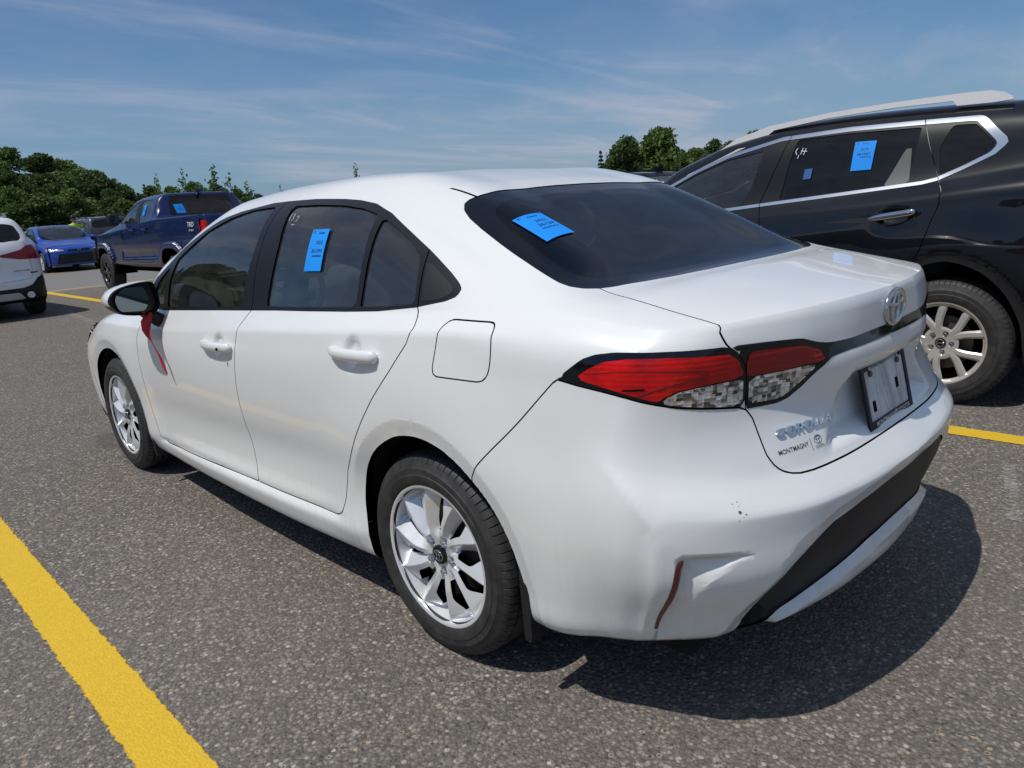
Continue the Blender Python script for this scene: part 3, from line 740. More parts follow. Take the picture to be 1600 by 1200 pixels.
    P.field('af', smooth_open([(-3.09,-.2),(-3.105,.26),(-3.105,.40),(-3.05,.54),(-2.93,.632),(-2.80,.677),(-2.70,.689),(-2.60,.676),(-2.50,.625),(-2.42,.53),(-2.37,.40),(-2.355,.30),(-2.352,.1),(-2.35,-.2)]), low)
    gb = [(-.470,.0835),(-.505,.089),(-.532,.098),(-.559,.097),(-.581,.075),(-.597,.035),(-.611,-.027),(-.625,-.112),(-.642,-.224),(-.656,-.305),(-.666,-.365),(-.664,-.401),(-.647,-.430),(-.612,-.450),(-.566,-.463),(-.44,-.477),(-.307,-.485),(-.153,-.492),(.3,-.494),(.3,.100),(-.139,.098),(-.298,.093)]
    P.field('gb', gb, top, XY)
    gi = [(-.174,.039),(-.373,.026),(-.475,.012),(-.521,.001),(-.546,-.020),(-.566,-.080),(-.579,-.150),(-.588,-.222),(-.600,-.315),(-.598,-.368),(-.566,-.402),(-.508,-.419),(-.229,-.437),(.3,-.447),(.3,.043)]
    P.field('gbi', rounded(gi, .02, 4), top, XY)
    P.field('ws', [(.3,2.52),(-.35,2.48),(-.62,2.32),(-.675,2.15),(-.640,1.986),(-.585,1.78),(-.535,1.5),(-.48,1.40),(-.3,1.37),(.3,1.35)], top, XY)
    P.field('wsi', [(.3,2.42),(-.35,2.38),(-.58,2.24),(-.630,2.12),(-.600,1.986),(-.550,1.78),(-.505,1.5),(-.45,1.43),(-.3,1.40),(.3,1.38)], top, XY)
    P.field('hl', rounded([(-3.17,.735),(-3.42,.72),(-3.70,.695),(-3.72,.655),(-3.52,.645),(-3.34,.635),(-3.22,.67)], .015), low)
    P.field('am', [(-3.17,.74),(-3.24,.74),(-3.30,.60),(-3.16,.60)], low)
    P.field('gri', rounded([(-3.58,.56),(-4.3,.57),(-4.3,.27),(-3.50,.26)], .05), low)
    P.field('fb', [(-3.13,-.2),(-3.13,.60),(-3.22,.66),(-3.34,.63),(-3.72,.655),(-3.72,.735),(-4.4,.735),(-4.4,-.2)], low)
    return P
def sedan_shape(S):
    """relief that is finer than the row curves"""
    c, v = S.att['c'], S.att['v']; V = S.V; N = S.normals(); z = V[:, 2]
    P = sedan_fields(S)
    for k, l in (('ar', .047), ('af', .047), ('ins', .05), ('ins', 0.)): S.cut(k, l)
    c, v = S.att['c'], S.att['v']; V = S.V; N = S.normals(); z = V[:, 2]
    a = S.att; d = np.zeros(len(V))
    for k in ('ar', 'af'):                                          # swollen wheel arches with a flat lip band
        q = a[k]; m = (v < 8.8)
        body = .012*(1-smoothstep(.05, .30, q)); band = .012-.011*(1-np.clip(q/.047, 0, 1))
        d += np.where(m & (q > -.02) & (q < .31), np.where(q > .047, body, band), 0)*smoothstep(.2, .3, z)
    q = a['ins']; m = (v < 8.5) & ((z > .44) | (c < 1.13) | (q <= 4e-4)) & (q < .05) & (c > 1.0)
    d -= np.where(m, .022*(1-np.clip(q, 0, None)/.05), 0)*smoothstep(.24, .30, z)
    kc = np.array([(.60,.80),(.70,.718),(.80,.642),(.84,.605),(.852,.566),(.852,.50),(.850,.40),(.825,.30)]); kd = np.ones(len(V)); km = (v < 8) & (c > .4) & (c < 1.2); kd[km] = sdf(kc, np.stack([c, z], 1)[km], False)
    d += .010*np.exp(-kd/.035)*np.where(km, 1, 0)*(1-smoothstep(.64, .80, z))
    t = np.clip(v-9, 0, 1); d += .020*4*t*(1-t)*smoothstep(-2.25, -1.9, c)*(1-smoothstep(-.05, .25, c))   # crowned side glass
    zl = np.interp(c, [-2.15, -2.0, -1.09, -.68, -.5], [.275, .277, .300, .309, .318])
    d -= .009*np.exp(-((z-zl)/.011)**2)*smoothstep(-2.25, -2.1, c)*(1-smoothstep(-.55, -.42, c))*(v < 5)
    for (cx, cz) in ((-.295, .905), (-1.275, .838)):                # finger cups behind the door handles
        r = np.hypot((c-cx)/.050, (z-cz-.002)/.047); d -= np.where(v < 8.2, .017*(1-smoothstep(.55, 1.0, r)), 0)
    rear = (c > .9) & (v < 9)
    V[:, 1] -= np.where(rear, .020*(1-smoothstep(.885, .950, z))*smoothstep(.79, .872, z)*smoothstep(1.17, 1.34, c), 0)
    pr = sdf(rounded([(1.405,.858),(1.302,.690),(2.3,.690),(2.3,.858)], .02), np.stack([c, z], 1)[rear]); dd = np.zeros(len(V)); dd[rear] = smoothstep(0, .026, -pr)
    V[:, 1] += .038*dd
    V += N*d[:, None]
    return P
def build_sedan_body(root, P, paint_m, front_only=False):
    S = P.S
    g = .0019
    for k in ('ar', 'af', 'dlo', 'gf', 'gt', 'gr', 'gs', 'bp', 'lo', 'lor', 'loc', 'li', 'lir', 'lic', 'ins', 'gb', 'gbi', 'ws', 'wsi', 'hl', 'am', 'gri', 'fac'): S.cut(k)
    for k in ('fd', 'rd', 'fu', 'bu', 'lid', 'fb'): S.cut(k, -g); S.cut(k, g)
    S.cut('v', 9.035); S.cut('v', 9.085)
    S.att['rg'] = np.where(S.V[:, 2] > 1.2, (S.att['v']-11.0)*.085, 1.); S.cut('rg', -.0018); S.cut('rg', .0018)
    # bumper facets: pushed in most at the reflector, running out to nothing
    cut_ = np.stack([S.att['c'], S.V[:, 2]], 1); f = S.att['fac']; q = f < -1e-5
    cliff = np.array([(1.056,.530),(.910,.534),(.902,.500),(.895,.457),(.887,.396),(.871,.318),(.868,.1)]); ramp = np.array([(.931,.1),(.931,.30),(.932,.424),(.940,.462),(.994,.513),(1.056,.528)])
    d1 = sdf(cliff, cut_[q], False); d2 = sdf(ramp, cut_[q], False)
    w_ = d2/(d1+d2+1e-6)*(1-smoothstep(.95, 1.05, S.att['c'][q]))*smoothstep(.27, .34, S.V[q, 2]); S.V[q, 1] += .034*w_; S.V[q, 0] += .012*w_
    P.finish(); f = P.f; v = f['v']; c = f['c']; cen = P.cen; z = cen[:, 2]; y = cen[:, 1]
    arch = (f['ar'] < 0) | (f['af'] < 0)
    P.used |= arch
    indlo = f['dlo'] < 0
    low = v <= 9.0
    E = P.emit
    # glass and trim of the side windows hang on the doors
    fdo = E((f['fd'] < -g) & ~indlo & (v < 9.6) & ~arch, 'front_door', paint_m, rim=.012)
    rdo = E((f['rd'] < -g) & ~indlo & (v < 9.6) & ~arch, 'rear_door', paint_m, rim=.012)
    E(indlo & (f['gf'] < 0), 'door_window', M_GLASS, fdo, offset=-.005)
    E(indlo & (f['gt'] < 0), 'corner_window', M_GLASS, fdo, offset=-.005)
    E(indlo & (f['gr'] < 0), 'door_window', M_GLASS, rdo, offset=-.005)
    E(indlo & (f['gs'] < 0), 'corner_window', M_GLASS, rdo, offset=-.005)
    E(indlo & (f['bp'] < 0), 'quarter_trim_panel', M_GRAIN, offset=.001, rim=.003)
    E(indlo & (f['fd'] < -g), 'window_frame', M_TRIM, fdo, rim=.010, offset=.0005)
    E(indlo & (f['rd'] < -g), 'window_frame', M_TRIM, rdo, rim=.010, offset=.0005)
    E(indlo & (np.abs(f['fd']) > g) & (np.abs(f['rd']) > g), 'quarter_window_trim', M_TRIM, rim=.010)
    gap = np.zeros(len(v), bool)
    for k in ('fd', 'rd'): gap |= (np.abs(f[k]) < g) & ((v < 9.6) | indlo)
    for k in ('fu', 'bu'): gap |= (np.abs(f[k]) < g) & (v < 9.01)
    gap |= (np.abs(f['fb']) < g) & (c < -3) & low
    gap |= (np.abs(f['lid']) < g) & (f['gb'] > 0) & (f['lo'] > 0) & ~((v > 9) & (y > -.44))
    gap |= (v > 9.035) & (v < 9.085) & (y > 2.3) & (y < 3.30)
    gap |= (np.abs(f['rg']) < .0018) & (y > .085) & (y < .20) & (z > 1.2)
    P.used |= gap & ~arch
    E((f['fu'] < -g) & low, 'fuel_flap', paint_m, rim=.010)
    # lamps
    lob = (f['lo'] < 0) & low; lib = (f['li'] < 0) & low & (f['lo'] > 0)
    mk = part_empty
    for lamp_m, red, clear, nm, sd in ((lob, 'lor', 'loc', 'tail_lamp', 'both'),):
        h = E(lamp_m & (f[red] > 0) & (f[clear] > 0), nm, M_PIANO, rim=.010, offset=.0008)
        E(lamp_m & (f[red] < 0), 'red_lens', M_RED, h, offset=.0025, rim=.004)
        E(lamp_m & (f[clear] < 0), 'clear_lens', M_CLEAR, h, offset=.0025, rim=.004)
    ins = E((f['ins'] < 0) & (f['bu'] < -g) & low & (v > 1.0), 'bumper_insert', M_GRAIN, offset=-.005, side='merge')
    lid = E((f['lid'] < -g) & (f['li'] > 0) & (f['gb'] > 0), 'trunk_lid', paint_m, rim=.010, side='merge')
    h = E(lib & (f['lir'] > 0) & (f['lic'] > 0), 'trunk_strip', M_PIANO, lid[0], rim=.008, offset=.001, side='merge')
    E(lib & (f['lir'] < 0), 'red_lens', M_DEEPRED, [h[0]]*2, offset=.0025, rim=.004)
    E(lib & (f['lic'] < 0), 'clear_lens', M_CLEAR, [h[0]]*2, offset=.0025, rim=.004)
    E((f['bu'] < -g) & low, 'rear_bumper', paint_m, rim=.012, side='merge')
    rw = E((f['gb'] < 0) & (f['gbi'] > 0), 'rear_window_border', M_PIANO, offset=-.002, rim=.002, side='merge')
    E((f['gb'] < 0) & (f['gbi'] < 0), 'rear_window', M_BACKGLASS, offset=-.002, side='merge')
    E((f['ws'] < 0) & (f['wsi'] > 0), 'windscreen_border', M_PIANO, offset=-.002, side='merge')
    E((f['ws'] < 0) & (f['wsi'] < 0), 'windscreen', M_GLASS, offset=-.002, side='merge')
    h = E((f['hl'] < 0) & low & (f['am'] > 0), 'headlight', M_CLEAR, offset=-.002, rim=.006)
    E((f['hl'] < 0) & low & (f['am'] < 0), 'side_marker', M_AMBER, h, offset=-.002, rim=.006)
    E((f['gri'] < 0) & low, 'grille', M_GRAIN, offset=-.012, side='merge')
    E((f['fb'] < -g) & low, 'front_bumper', paint_m, rim=.012, side='merge')
    E((v > 9.085) & (y > 2.25) & ((v > 10) | (y > 2.45)), 'hood', paint_m, rim=.008, side='merge')
    E((f['rg'] > .0018) & (z > 1.2) & (y > .05) & (y < 1.6), 'roof', paint_m, rim=.006, side='merge')
    E(low & (c < -2.0), 'front_fender', paint_m, rim=.030)
    E(low & (z < .33) & (c > -2.4) & (c < -.30), 'rocker_panel', paint_m, rim=.02)
    E(np.ones(len(v), bool), 'quarter_panel', paint_m, rim=.030)
    # inner skin: closes the gaps and lines the cabin
    hole = arch | (f['gf'] < 0) | (f['gt'] < 0) | (f['gr'] < 0) | (f['gs'] < 0) | ((f['gb'] < 0) & (f['gbi'] < 0)) | ((f['ws'] < 0) & (f['wsi'] < 0))
    P.emit(~hole & (z > .9), 'cabin_lining', M_CABIN, offset=-.022, side='merge', claim=False)
    P.emit(~hole & (z <= .9), 'inner_panel', M_LINER, offset=-.022, side='merge', claim=False)
    return dict(front_door=fdo, rear_door=rdo, trunk_lid=lid[0], insert=ins)
skin = sedan_skin()
PS = sedan_shape(skin)
SP = build_sedan_body(sedan, PS, M_WHITE)
# a lookup of the painted surface: drop a ray onto the built skin
_S = PS.S
_bv = BVHTree.FromPolygons(np.vstack([_S.V, _S.V*[-1, 1, 1]]).tolist(), np.vstack([_S.F, _S.F[:, ::-1]+len(_S.V)]).tolist())
def on_side(y, z, side=-1):
    h, n, _, _ = _bv.ray_cast(Vector((side*2, y, z)), Vector((-side, 0, 0))); return h, n
def on_rear(x, z):
    h, n, _, _ = _bv.ray_cast(Vector((x, -3, z)), Vector((0, 1, 0))); return h, n
def on_top(x, y):
    h, n, _, _ = _bv.ray_cast(Vector((x, y, 3)), Vector((0, 0, -1))); return h, n

_cz = _S.att['v'] <= 9.0005
_Fl = _S.F[_cz[_S.F].all(1)]
_bcz = BVHTree.FromPolygons(np.stack([_S.att['c'], _S.V[:, 2], np.zeros(len(_S.V))], 1).tolist(), _Fl.tolist())
def skin_at(c, z, lift=0.):
    """point of the left-hand skin at (distance along, height), lifted off it"""
    h, n, i, _ = _bcz.ray_cast(Vector((c, z, 1)), Vector((0, 0, -1)))
    if h is None: h, n, i, _ = _bcz.find_nearest(Vector((c, z, 0)))
    T = np.stack([_S.att['c'][_Fl[i]], _S.V[_Fl[i], 2], np.ones(3)]); w = np.linalg.solve(T+np.eye(3)*1e-9, [h.x, h.y, 1])
    p = w@_S.V[_Fl[i]]; nn = w@PS.N[_Fl[i]]; return p+nn/np.linalg.norm(nn)*lift
def skin_strip(name, A, B, m, parent, lift, seg=24, rows=3, side='both'):
    """band between two curves on the skin, on both sides of the car"""
    A = smooth_open(A, seg); B = smooth_open(B, seg); V = [skin_at(*(a*(1-k/rows)+b*k/rows), lift if 0 < k < rows else lift*.4) for a, b in zip(A, B) for k in range(rows+1)]
    F = [[i*(rows+1)+k, i*(rows+1)+k+1, (i+1)*(rows+1)+k+1, (i+1)*(rows+1)+k] for i in range(seg-1) for k in range(rows)]
    par = parent if isinstance(parent, (list, tuple)) else [parent]*2
    V = np.array(V); o = [mesh_obj(name, V, F, m, par[0]), mesh_obj(name, V*[-1, 1, 1], [f[::-1] for f in F], m, par[1])]; return o
def sedan_common(root, cab=M_CABIN, alloy=M_ALLOY):
    """wheels, floor, liners and cabin shared by every car of this shape"""
    for y in (0., 2.7):
        for s in (-1, 1):
            wheel(root, (s*.868, y, .314), s, 'ten', .316, .219, .2, alloy)
    mb = MB(); mb.box((0, 1.30, .24), (1.35, 4.1, .10), .03); mb.box((0, 1.3, .30), (1.62, 1.9, .2), .03); mb.box((0, -.62, .36), (1.2, .5, .16), .04)
    mb.build('underbody', M_LINER, root)
    for y, ya in ((0, 1), (2.7, 1)):
        for s in (-1, 1):
            mb = MB(); mb.lathe([(s*.852, .372), (s*.55, .372), (s*.55, .0)], 40, 'x', R(-18), R(198), (0, y, .32)); mb.build('wheel_arch_liner', M_LINER, root)
    for y, k in ((-.385, 0), (2.335, 1)):
        for s in (-1, 1):
            mb = MB()
            if k == 0: mb.prism([(-.016, .43), (-.002, .44), (-.006, .34), (-.014, .19), (-.034, .185), (-.040, .21), (-.036, .33)], 0, .16)
            else: mb.prism([(.022, .40), (.008, .41), (-.012, .30), (-.035, .165), (-.055, .16), (-.03, .30)], 0, .15)
            o = mb.build('mud_flap', M_GRAIN, root, loc=(s*.868-(0 if s < 0 else .155), y+(.035 if k == 0 else 0), 0))
    # cabin
    for x in (-.37, .37):
        mb = MB(); mb.box((x, 1.12, .52), (.50, .52, .2), .06, 3); mb.box((x, .86, .83), (.49, .16, .60), .06, 3, Matrix.Rotation(R(14), 3, 'X')); mb.build('front_seat', M_SEAT, root, auto=40)
        mb = MB(); mb.box((x, .72, 1.215), (.25, .10, .17), .045, 3, Matrix.Rotation(R(10), 3, 'X')); mb.tube([(x-.06, .74, 1.05), (x-.06, .72, 1.17)], .006); mb.tube([(x+.06, .74, 1.05), (x+.06, .72, 1.17)], .006); mb.build('headrest', M_SEAT, root, auto=40)
    mb = MB(); mb.box((0, .25, .55), (1.30, .50, .2), .06, 3); mb.box((0, -.02, .82), (1.28, .15, .50), .06, 3, Matrix.Rotation(R(20), 3, 'X')); mb.build('rear_seat', M_SEAT, root, auto=40)
    for x in (-.38, .38):
        mb = MB(); mb.box((x, -.10, 1.10), (.27, .10, .15), .045, 3, Matrix.Rotation(R(14), 3, 'X')); mb.build('headrest', M_SEAT, root, auto=40)
    mb = MB(); mb.box((0, -.33, 1.015), (1.22, .42, .03), .01); mb.build('parcel_shelf', M_SEAT, root)
    mb = MB(); mb.box((.10, -.37, 1.055), (.19, .035, .028), .006)
    for k in range(9): mb.box((.03+.0175*k, -.389, 1.055), (.006, .004, .012))
    mb.build('high_brake_lamp', M_SATIN, root)
    mb = MB(); mb.prism([(1.72, .86), (1.78, .95), (2.0, .985), (2.38, .95), (2.38, .6), (1.8, .6)], -.74, .74); mb.build('dashboard', M_SEAT, root)
    mb = MB(); t = np.linspace(0, 2*math.pi, 33); mb.tube([(-.37+.185*math.cos(a), 1.62-.07*math.sin(a), .94+.17*math.sin(a)) for a in t], .016, 8, False); mb.box((-.37, 1.64, .93), (.30, .03, .045), .01); mb.box((-.37, 1.66, .87), (.05, .03, .12), .01); mb.build('steering_wheel', M_TRIM, root, auto=40)
    mb = MB(); mb.box((0, 1.62, 1.27), (.23, .035, .065), .015); mb.tube([(0, 1.60, 1.29), (0, 1.52, 1.36)], .012); mb.build('interior_mirror', M_TRIM, root)
    for s in (-1, 1):
        mb = MB(); mb.tube([(s*.60, .98, .62), (s*.70, .985, .95), (s*.635, .985, 1.15), (s*.575, .985, 1.33)], [.06, .055, .045, .04], 8); mb.build('inner_pillar', M_PILLAR, root, smooth=True)
        mb = MB(); mb.tube([(s*.66, 2.14, 1.05), (s*.61, 1.78, 1.23), (s*.57, 1.5, 1.33), (s*.555, 1.1, 1.37), (s*.545, .6, 1.375), (s*.55, .3, 1.34), (s*.575, .02, 1.22), (s*.63, -.2, 1.09)], .03, 8); mb.build('roof_lining_edge', M_PILLAR, root, smooth=True)
def door_handle(parent, y0, y1, zc, lock=False, m=M_WHITE, slope=0.0):
    """pull handle bowed off the door: pointed at the front, blunt at the back"""
    n = 24; V = []; F = []
    for i in range(n+1):
        t = i/n; y = y0+(y1-y0)*t
        hh = .019*min(1, (t/.20)**.6 if t < .2 else 1); hh *= min(1, max(.02, ((1-t)/.03))**.5)
        h, _ = on_side(y, zc); zz = zc+slope*(y-.5*(y0+y1))
        rise = .010+.020*math.sin(math.pi*min(1, max(0, t)))**.6*(1 if t < .85 else 1)
        hx = on_side(y0 if t < .5 else y1, zc)[0].x
        bx = (on_side(y0, zc)[0].x)*(1-t)+(on_side(y1, zc)[0].x)*t
        for k in range(12):
            a = 2*math.pi*k/12; V.append((bx-rise*.72-.013*math.cos(a)*min(1, hh/.019+.1), y, zz+hh*math.sin(a)))
    for i in range(n):
        for k in range(12): F.append([i*12+k, i*12+(k+1) % 12, (i+1)*12+(k+1) % 12, (i+1)*12+k])
    F += [list(range(12)), [n*12+k for k in range(12)][::-1]]
    mb = MB(); mb.add(V, F)
    o = mb.build('door_handle', m, parent, auto=50)
    for t in (.10, .90):
        y = y0+(y1-y0)*t; b = on_side(y, zc)[0].x; mb = MB(); mb.box((b-.004, y, zc), (.024, abs(y1-y0)*.16, .024), .006); f = mb.build('handle_foot', m, o)
    if lock:
        y = y0+(y1-y0)*.80; mb = MB(); b = on_side(y, zc)[0].x; mb.lathe([(0, 0), (0, .0065), (.004, .0065)], 16, 'x', 0, 2*math.pi, (b-.0405, y, zc)); mb.build('key_hole', M_DARK, o)
    return o
def door_mirror(parent, s, m):
    """housing with a sharp visor edge, glass facing back, black foot on the door"""
    shell = [(.868, 1.068), (.985, 1.064), (1.036, 1.046), (1.066, 1.003), (1.050, .968), (1.012, .938), (.900, .926), (.868, .936), (.850, .975), (.856, 1.03)]
    sh = smooth_closed([(x, z) for x, z in shell], 48); cx, cz = .955, .998
    rings = [(1.90, .97, 0), (1.915, 1.0, 0), (1.97, 1.0, 0), (2.02, .95, 0), (2.06, .80, 0), (2.085, .5, 0), (2.09, .05, 0)]
    V = []; F = []; n = len(sh)
    for y, k, _ in rings:
        for x, z in sh: V.append((s*(cx+(x-cx)*k), y-.10*(x-.86)*0, cz+(z-cz)*k))
    for i in range(len(rings)-1):
        for k in range(n): F.append([i*n+k, i*n+(k+1) % n, (i+1)*n+(k+1) % n, (i+1)*n+k])
    fm = []
    for f in F:
        zc_ = np.mean([V[i][2] for i in f]); yc_ = np.mean([V[i][1] for i in f]); fm.append(0 if (zc_ > .985 and yc_ > 1.925) else 1)
    o = mesh_obj('door_mirror', V, F, [m, M_TRIM], parent, mi=fm)
    bm = bmesh.new(); bm.from_mesh(o.data); bmesh.ops.recalc_face_normals(bm, faces=bm.faces[:]); bm.to_mesh(o.data); bm.free(); o.data.set_sharp_from_angle(angle=R(35))
    gl = rounded([(1.040, 1.011), (1.004, 1.054), (.912, 1.055), (.893, 1.0), (.916, .944), (1.026, .953)], .022)
    mb = MB(); mb.prism([(s*x, z) for x, z in gl], 1.908, 1.915, 'xz'); mb.build('mirror_glass', M_MIRROR, o)
    n2 = len(sh); V = [(s*(cx+(x-cx)*.97), 1.90, cz+(z-cz)*.97) for x, z in sh]+[(s*(cx+(x-cx)*.86), 1.93, cz+(z-cz)*.84) for x, z in sh]
    F = [[k, (k+1) % n2, n2+(k+1) % n2, n2+k] for k in range(n2)]+[[n2+k for k in range(n2)]]
    mb = MB(); mb.add(V, F); mb.build('mirror_bezel', M_TRIM, o, auto=30)
    mb = MB(); mb.tube([(s*.825, 1.955, .872), (s*.86, 1.955, .895), (s*.90, 1.96, .93), (s*.93, 1.965, .96)], [.034, .032, .028, .03], 8); mb.build('mirror_foot', M_GRAIN, o, auto=45)
    return o
sedan_common(sedan)
skin_strip('reflector', [(.909,.533),(.896,.520),(.887,.467),(.879,.411),(.862,.318)], [(.911,.531),(.908,.500),(.901,.457),(.891,.396),(.870,.318)], mat('dull_red', (.11, .012, .018), .2, coat=.5), sedan, .003)
_tl = [o for o in sedan.children if o.name.split('.')[0] == 'tail_lamp']; _rl = [[c for c in o.children if c.name.split('.')[0] == 'red_lens'][0] for o in _tl]
skin_strip('lens_ridge', [(.585,.934),(.70,.944),(.82,.944),(.90,.940)], [(.585,.931),(.70,.941),(.82,.9405),(.90,.936)], mat('ridge_red', (.16, .002, .004), .2, coat=.5), _rl, .0036, 20, 2)
skin_strip('lens_ridge', [(.735,.889),(.785,.905),(.84,.918),(.90,.925)], [(.737,.885),(.787,.900),(.842,.912),(.90,.918)], mat('ridge_red', (.16, .002, .004), .2), _rl, .0036, 20, 2)
skin_strip('bulb_window', [(.700,.905),(.755,.908)], [(.694,.896),(.750,.899)], M_DARK, _rl, .0038, 4, 2)
for k, (y0, y1, zc, lk) in (('rear_door', (.417, .150, .903, False)), ('front_door', (1.425, 1.135, .836, True))):
    o = door_handle(SP[k][0], y0, y1, zc, lk, slope=-.03)
    o2 = copy_tree(o, SP[k][1]); o2.scale = (-1, 1, 1)
for s in (-1, 1): door_mirror(sedan, s, M_WHITE)

# badge, letters, decal, plate on the trunk lid
lid = SP['trunk_lid']
def rear_place(x0, z0, lift=.0008):
    def f(u, v, d):
        h, n = on_rear(x0+u, z0+v)
        return (h.x, h.y-lift-d, h.z) if h else (x0+u, -.93-d, z0+v)
    return f
def ring_ellipse(mb, cx, cz, rx, rz, r, yoff=0., n=40, sub=8):
    h, nn = on_rear(cx, cz-.0); t = np.linspace(0, 2*math.pi, n+1); tilt = -nn.z/max(abs(nn.y), .2)
    mb.tube([(cx+rx*math.cos(a), h.y-yoff-tilt*-1*(rz*math.sin(a))*1.0, cz+rz*math.sin(a)) for a in t], r, sub, False)
mb = MB(); ZE = .986
ring_ellipse(mb, 0, ZE, .066, .045, .0062, .004); ring_ellipse(mb, 0, ZE-.003, .021, .041, .0055, .005); ring_ellipse(mb, 0, ZE+.020, .050, .0165, .0055, .005)
mb.build('emblem', M_CHROME, lid, smooth=True)
mb = MB(); text_3d(mb, 'COROLLA', rear_place(-.4185, .7600, .0005), .0175, .005, bold=.012, spacing=1.02, shear=.28, width=.196)
mb.build('model_badge', M_BADGE, lid, auto=30)
mb = MB(); text_3d(mb, 'MONTMAGNY', rear_place(-.478, .7185), .0105, .0003, bold=.006, width=.102)
text_3d(mb, 'TOYOTA', rear_place(-.388, .7045), .0068, .0003, bold=.008, width=.034)
for a, b, c_ in (((-.4165, .7005), (-.4165, .7285), .0006),): mb.tube([(p[0], on_rear(*p)[0].y-.0005, p[1]) for p in (a, (-.4165, .714), b)], c_, 4)
for cx, cz, rx, rz in ((-.388, .7205, .0135, .0095), (-.388, .7198, .0045, .0085), (-.388, .7245, .010, .0038)):
    mb.tube([(cx+rx*math.cos(t), on_rear(cx+rx*math.cos(t), cz+rz*math.sin(t))[0].y-.0004, cz+rz*math.sin(t)) for t in np.linspace(0, 2*math.pi, 25)], .0006, 4, False)
mb.build('dealer_decal', M_DECAL, lid)
# number plate in its frame, leaning with the recess
PLATE = Matrix.Translation((0, -.940, .762)) @ Matrix.Rotation(R(-12.5), 4, 'X')
def pp(u, v, d): return tuple(PLATE @ Vector((u, -d, v)))
def plate_box(mb, u, v, w, h, d0, d1):
    P = [pp(u+a*w/2, v+b*h/2, d) for d in (d0, d1) for a, b in ((-1, -1), (1, -1), (1, 1), (-1, 1))]
    return mb.add(P, [[0, 1, 2, 3], [7, 6, 5, 4], [0, 4, 5, 1], [1, 5, 6, 2], [2, 6, 7, 3], [3, 7, 4, 0]])
pl = plate_box(MB(), 0, 0, .305, .156, -.004, .0).build('number_plate', M_PLATE, lid)
mb = MB()
plate_box(mb, -.1475, 0, .017, .166, -.003, .004); plate_box(mb, .1475, 0, .017, .166, -.003, .004); plate_box(mb, 0, -.0735, .278, .019, -.003, .004)
plate_box(mb, -.122, .0765, .034, .013, -.003, .004); plate_box(mb, .122, .0765, .034, .013, -.003, .004); plate_box(mb, 0, .0805, .21, .005, -.003, .004)
fr = mb.build('plate_frame', M_GRAIN, pl)
plate_box(MB(), 0, .0735, .21, .009, .0005, .003).build('frame_strip', M_PLATE, pl)
mb = MB(); text_3d(mb, 'MONTMAGNY', lambda u, v, d: pp(u-.052, v-.0735, .0045+d), .0125, .0006, bold=.012, width=.128); text_3d(mb, 'TOYOTA', lambda u, v, d: pp(u+.083, v-.0735, .0045+d), .0125, .0006, bold=.012, width=.090)
for rx, rz in ((.0115, .0078), (.004, .0072)): mb.tube([pp(.025+rx*math.cos(t), -.0735+rz*math.sin(t), .0048) for t in np.linspace(0, 2*math.pi, 21)], .0009, 4, False)
mb.build('frame_letters', M_LETTER, fr)
mb = MB(); text_3d(mb, 'WWW.MONTMAGNYTOYOTA.COM', lambda u, v, d: pp(u, v+.0735, .0034+d), .007, .0004, bold=.004, width=.19); mb.build('frame_letters', M_DECAL, fr)
for u_, v_ in ((-.098, -.028), (.075, .001)): plate_box(MB(), u_, v_, .020, .029, 0, .0008).build('plate_slot', M_DARK, pl)
for x in (-.098, .098):
    mb = MB(); mb.tube([pp(x, .060, 0), pp(x, .060, .006)], .0085, 12); mb.build('plate_screw', M_DISC, pl)
# small trims: garnish seam under the lamps, scuffs on the bumper corner
mb = MB()
rng0 = random.Random(5)
for u, v, r_ in ((0, 0, .0035), (.010, -.006, .002), (-.006, .018, .0014), (.006, .02, .0015), (-.008, -.016, .0013), (.004, .012, .001), (-.007, .012, .0009), (.002, -.010, .0011)):
    h, n = on_rear(-.688+u, .627+v); t = [2*math.pi*k/7 for k in range(7)]
    pts = []
    for a in t:
        rr = r_*rng0.uniform(.6, 1.2); hh, _ = on_rear(-.688+u+rr*math.cos(a), .627+v+rr*math.sin(a)); pts.append((hh.x, hh.y-.0004, hh.z))
    mb.add(pts, [list(range(7))])
mb.build('paint_chip', mat('rust_chip', (.16, .07, .03), .8), SP['insert'][0])
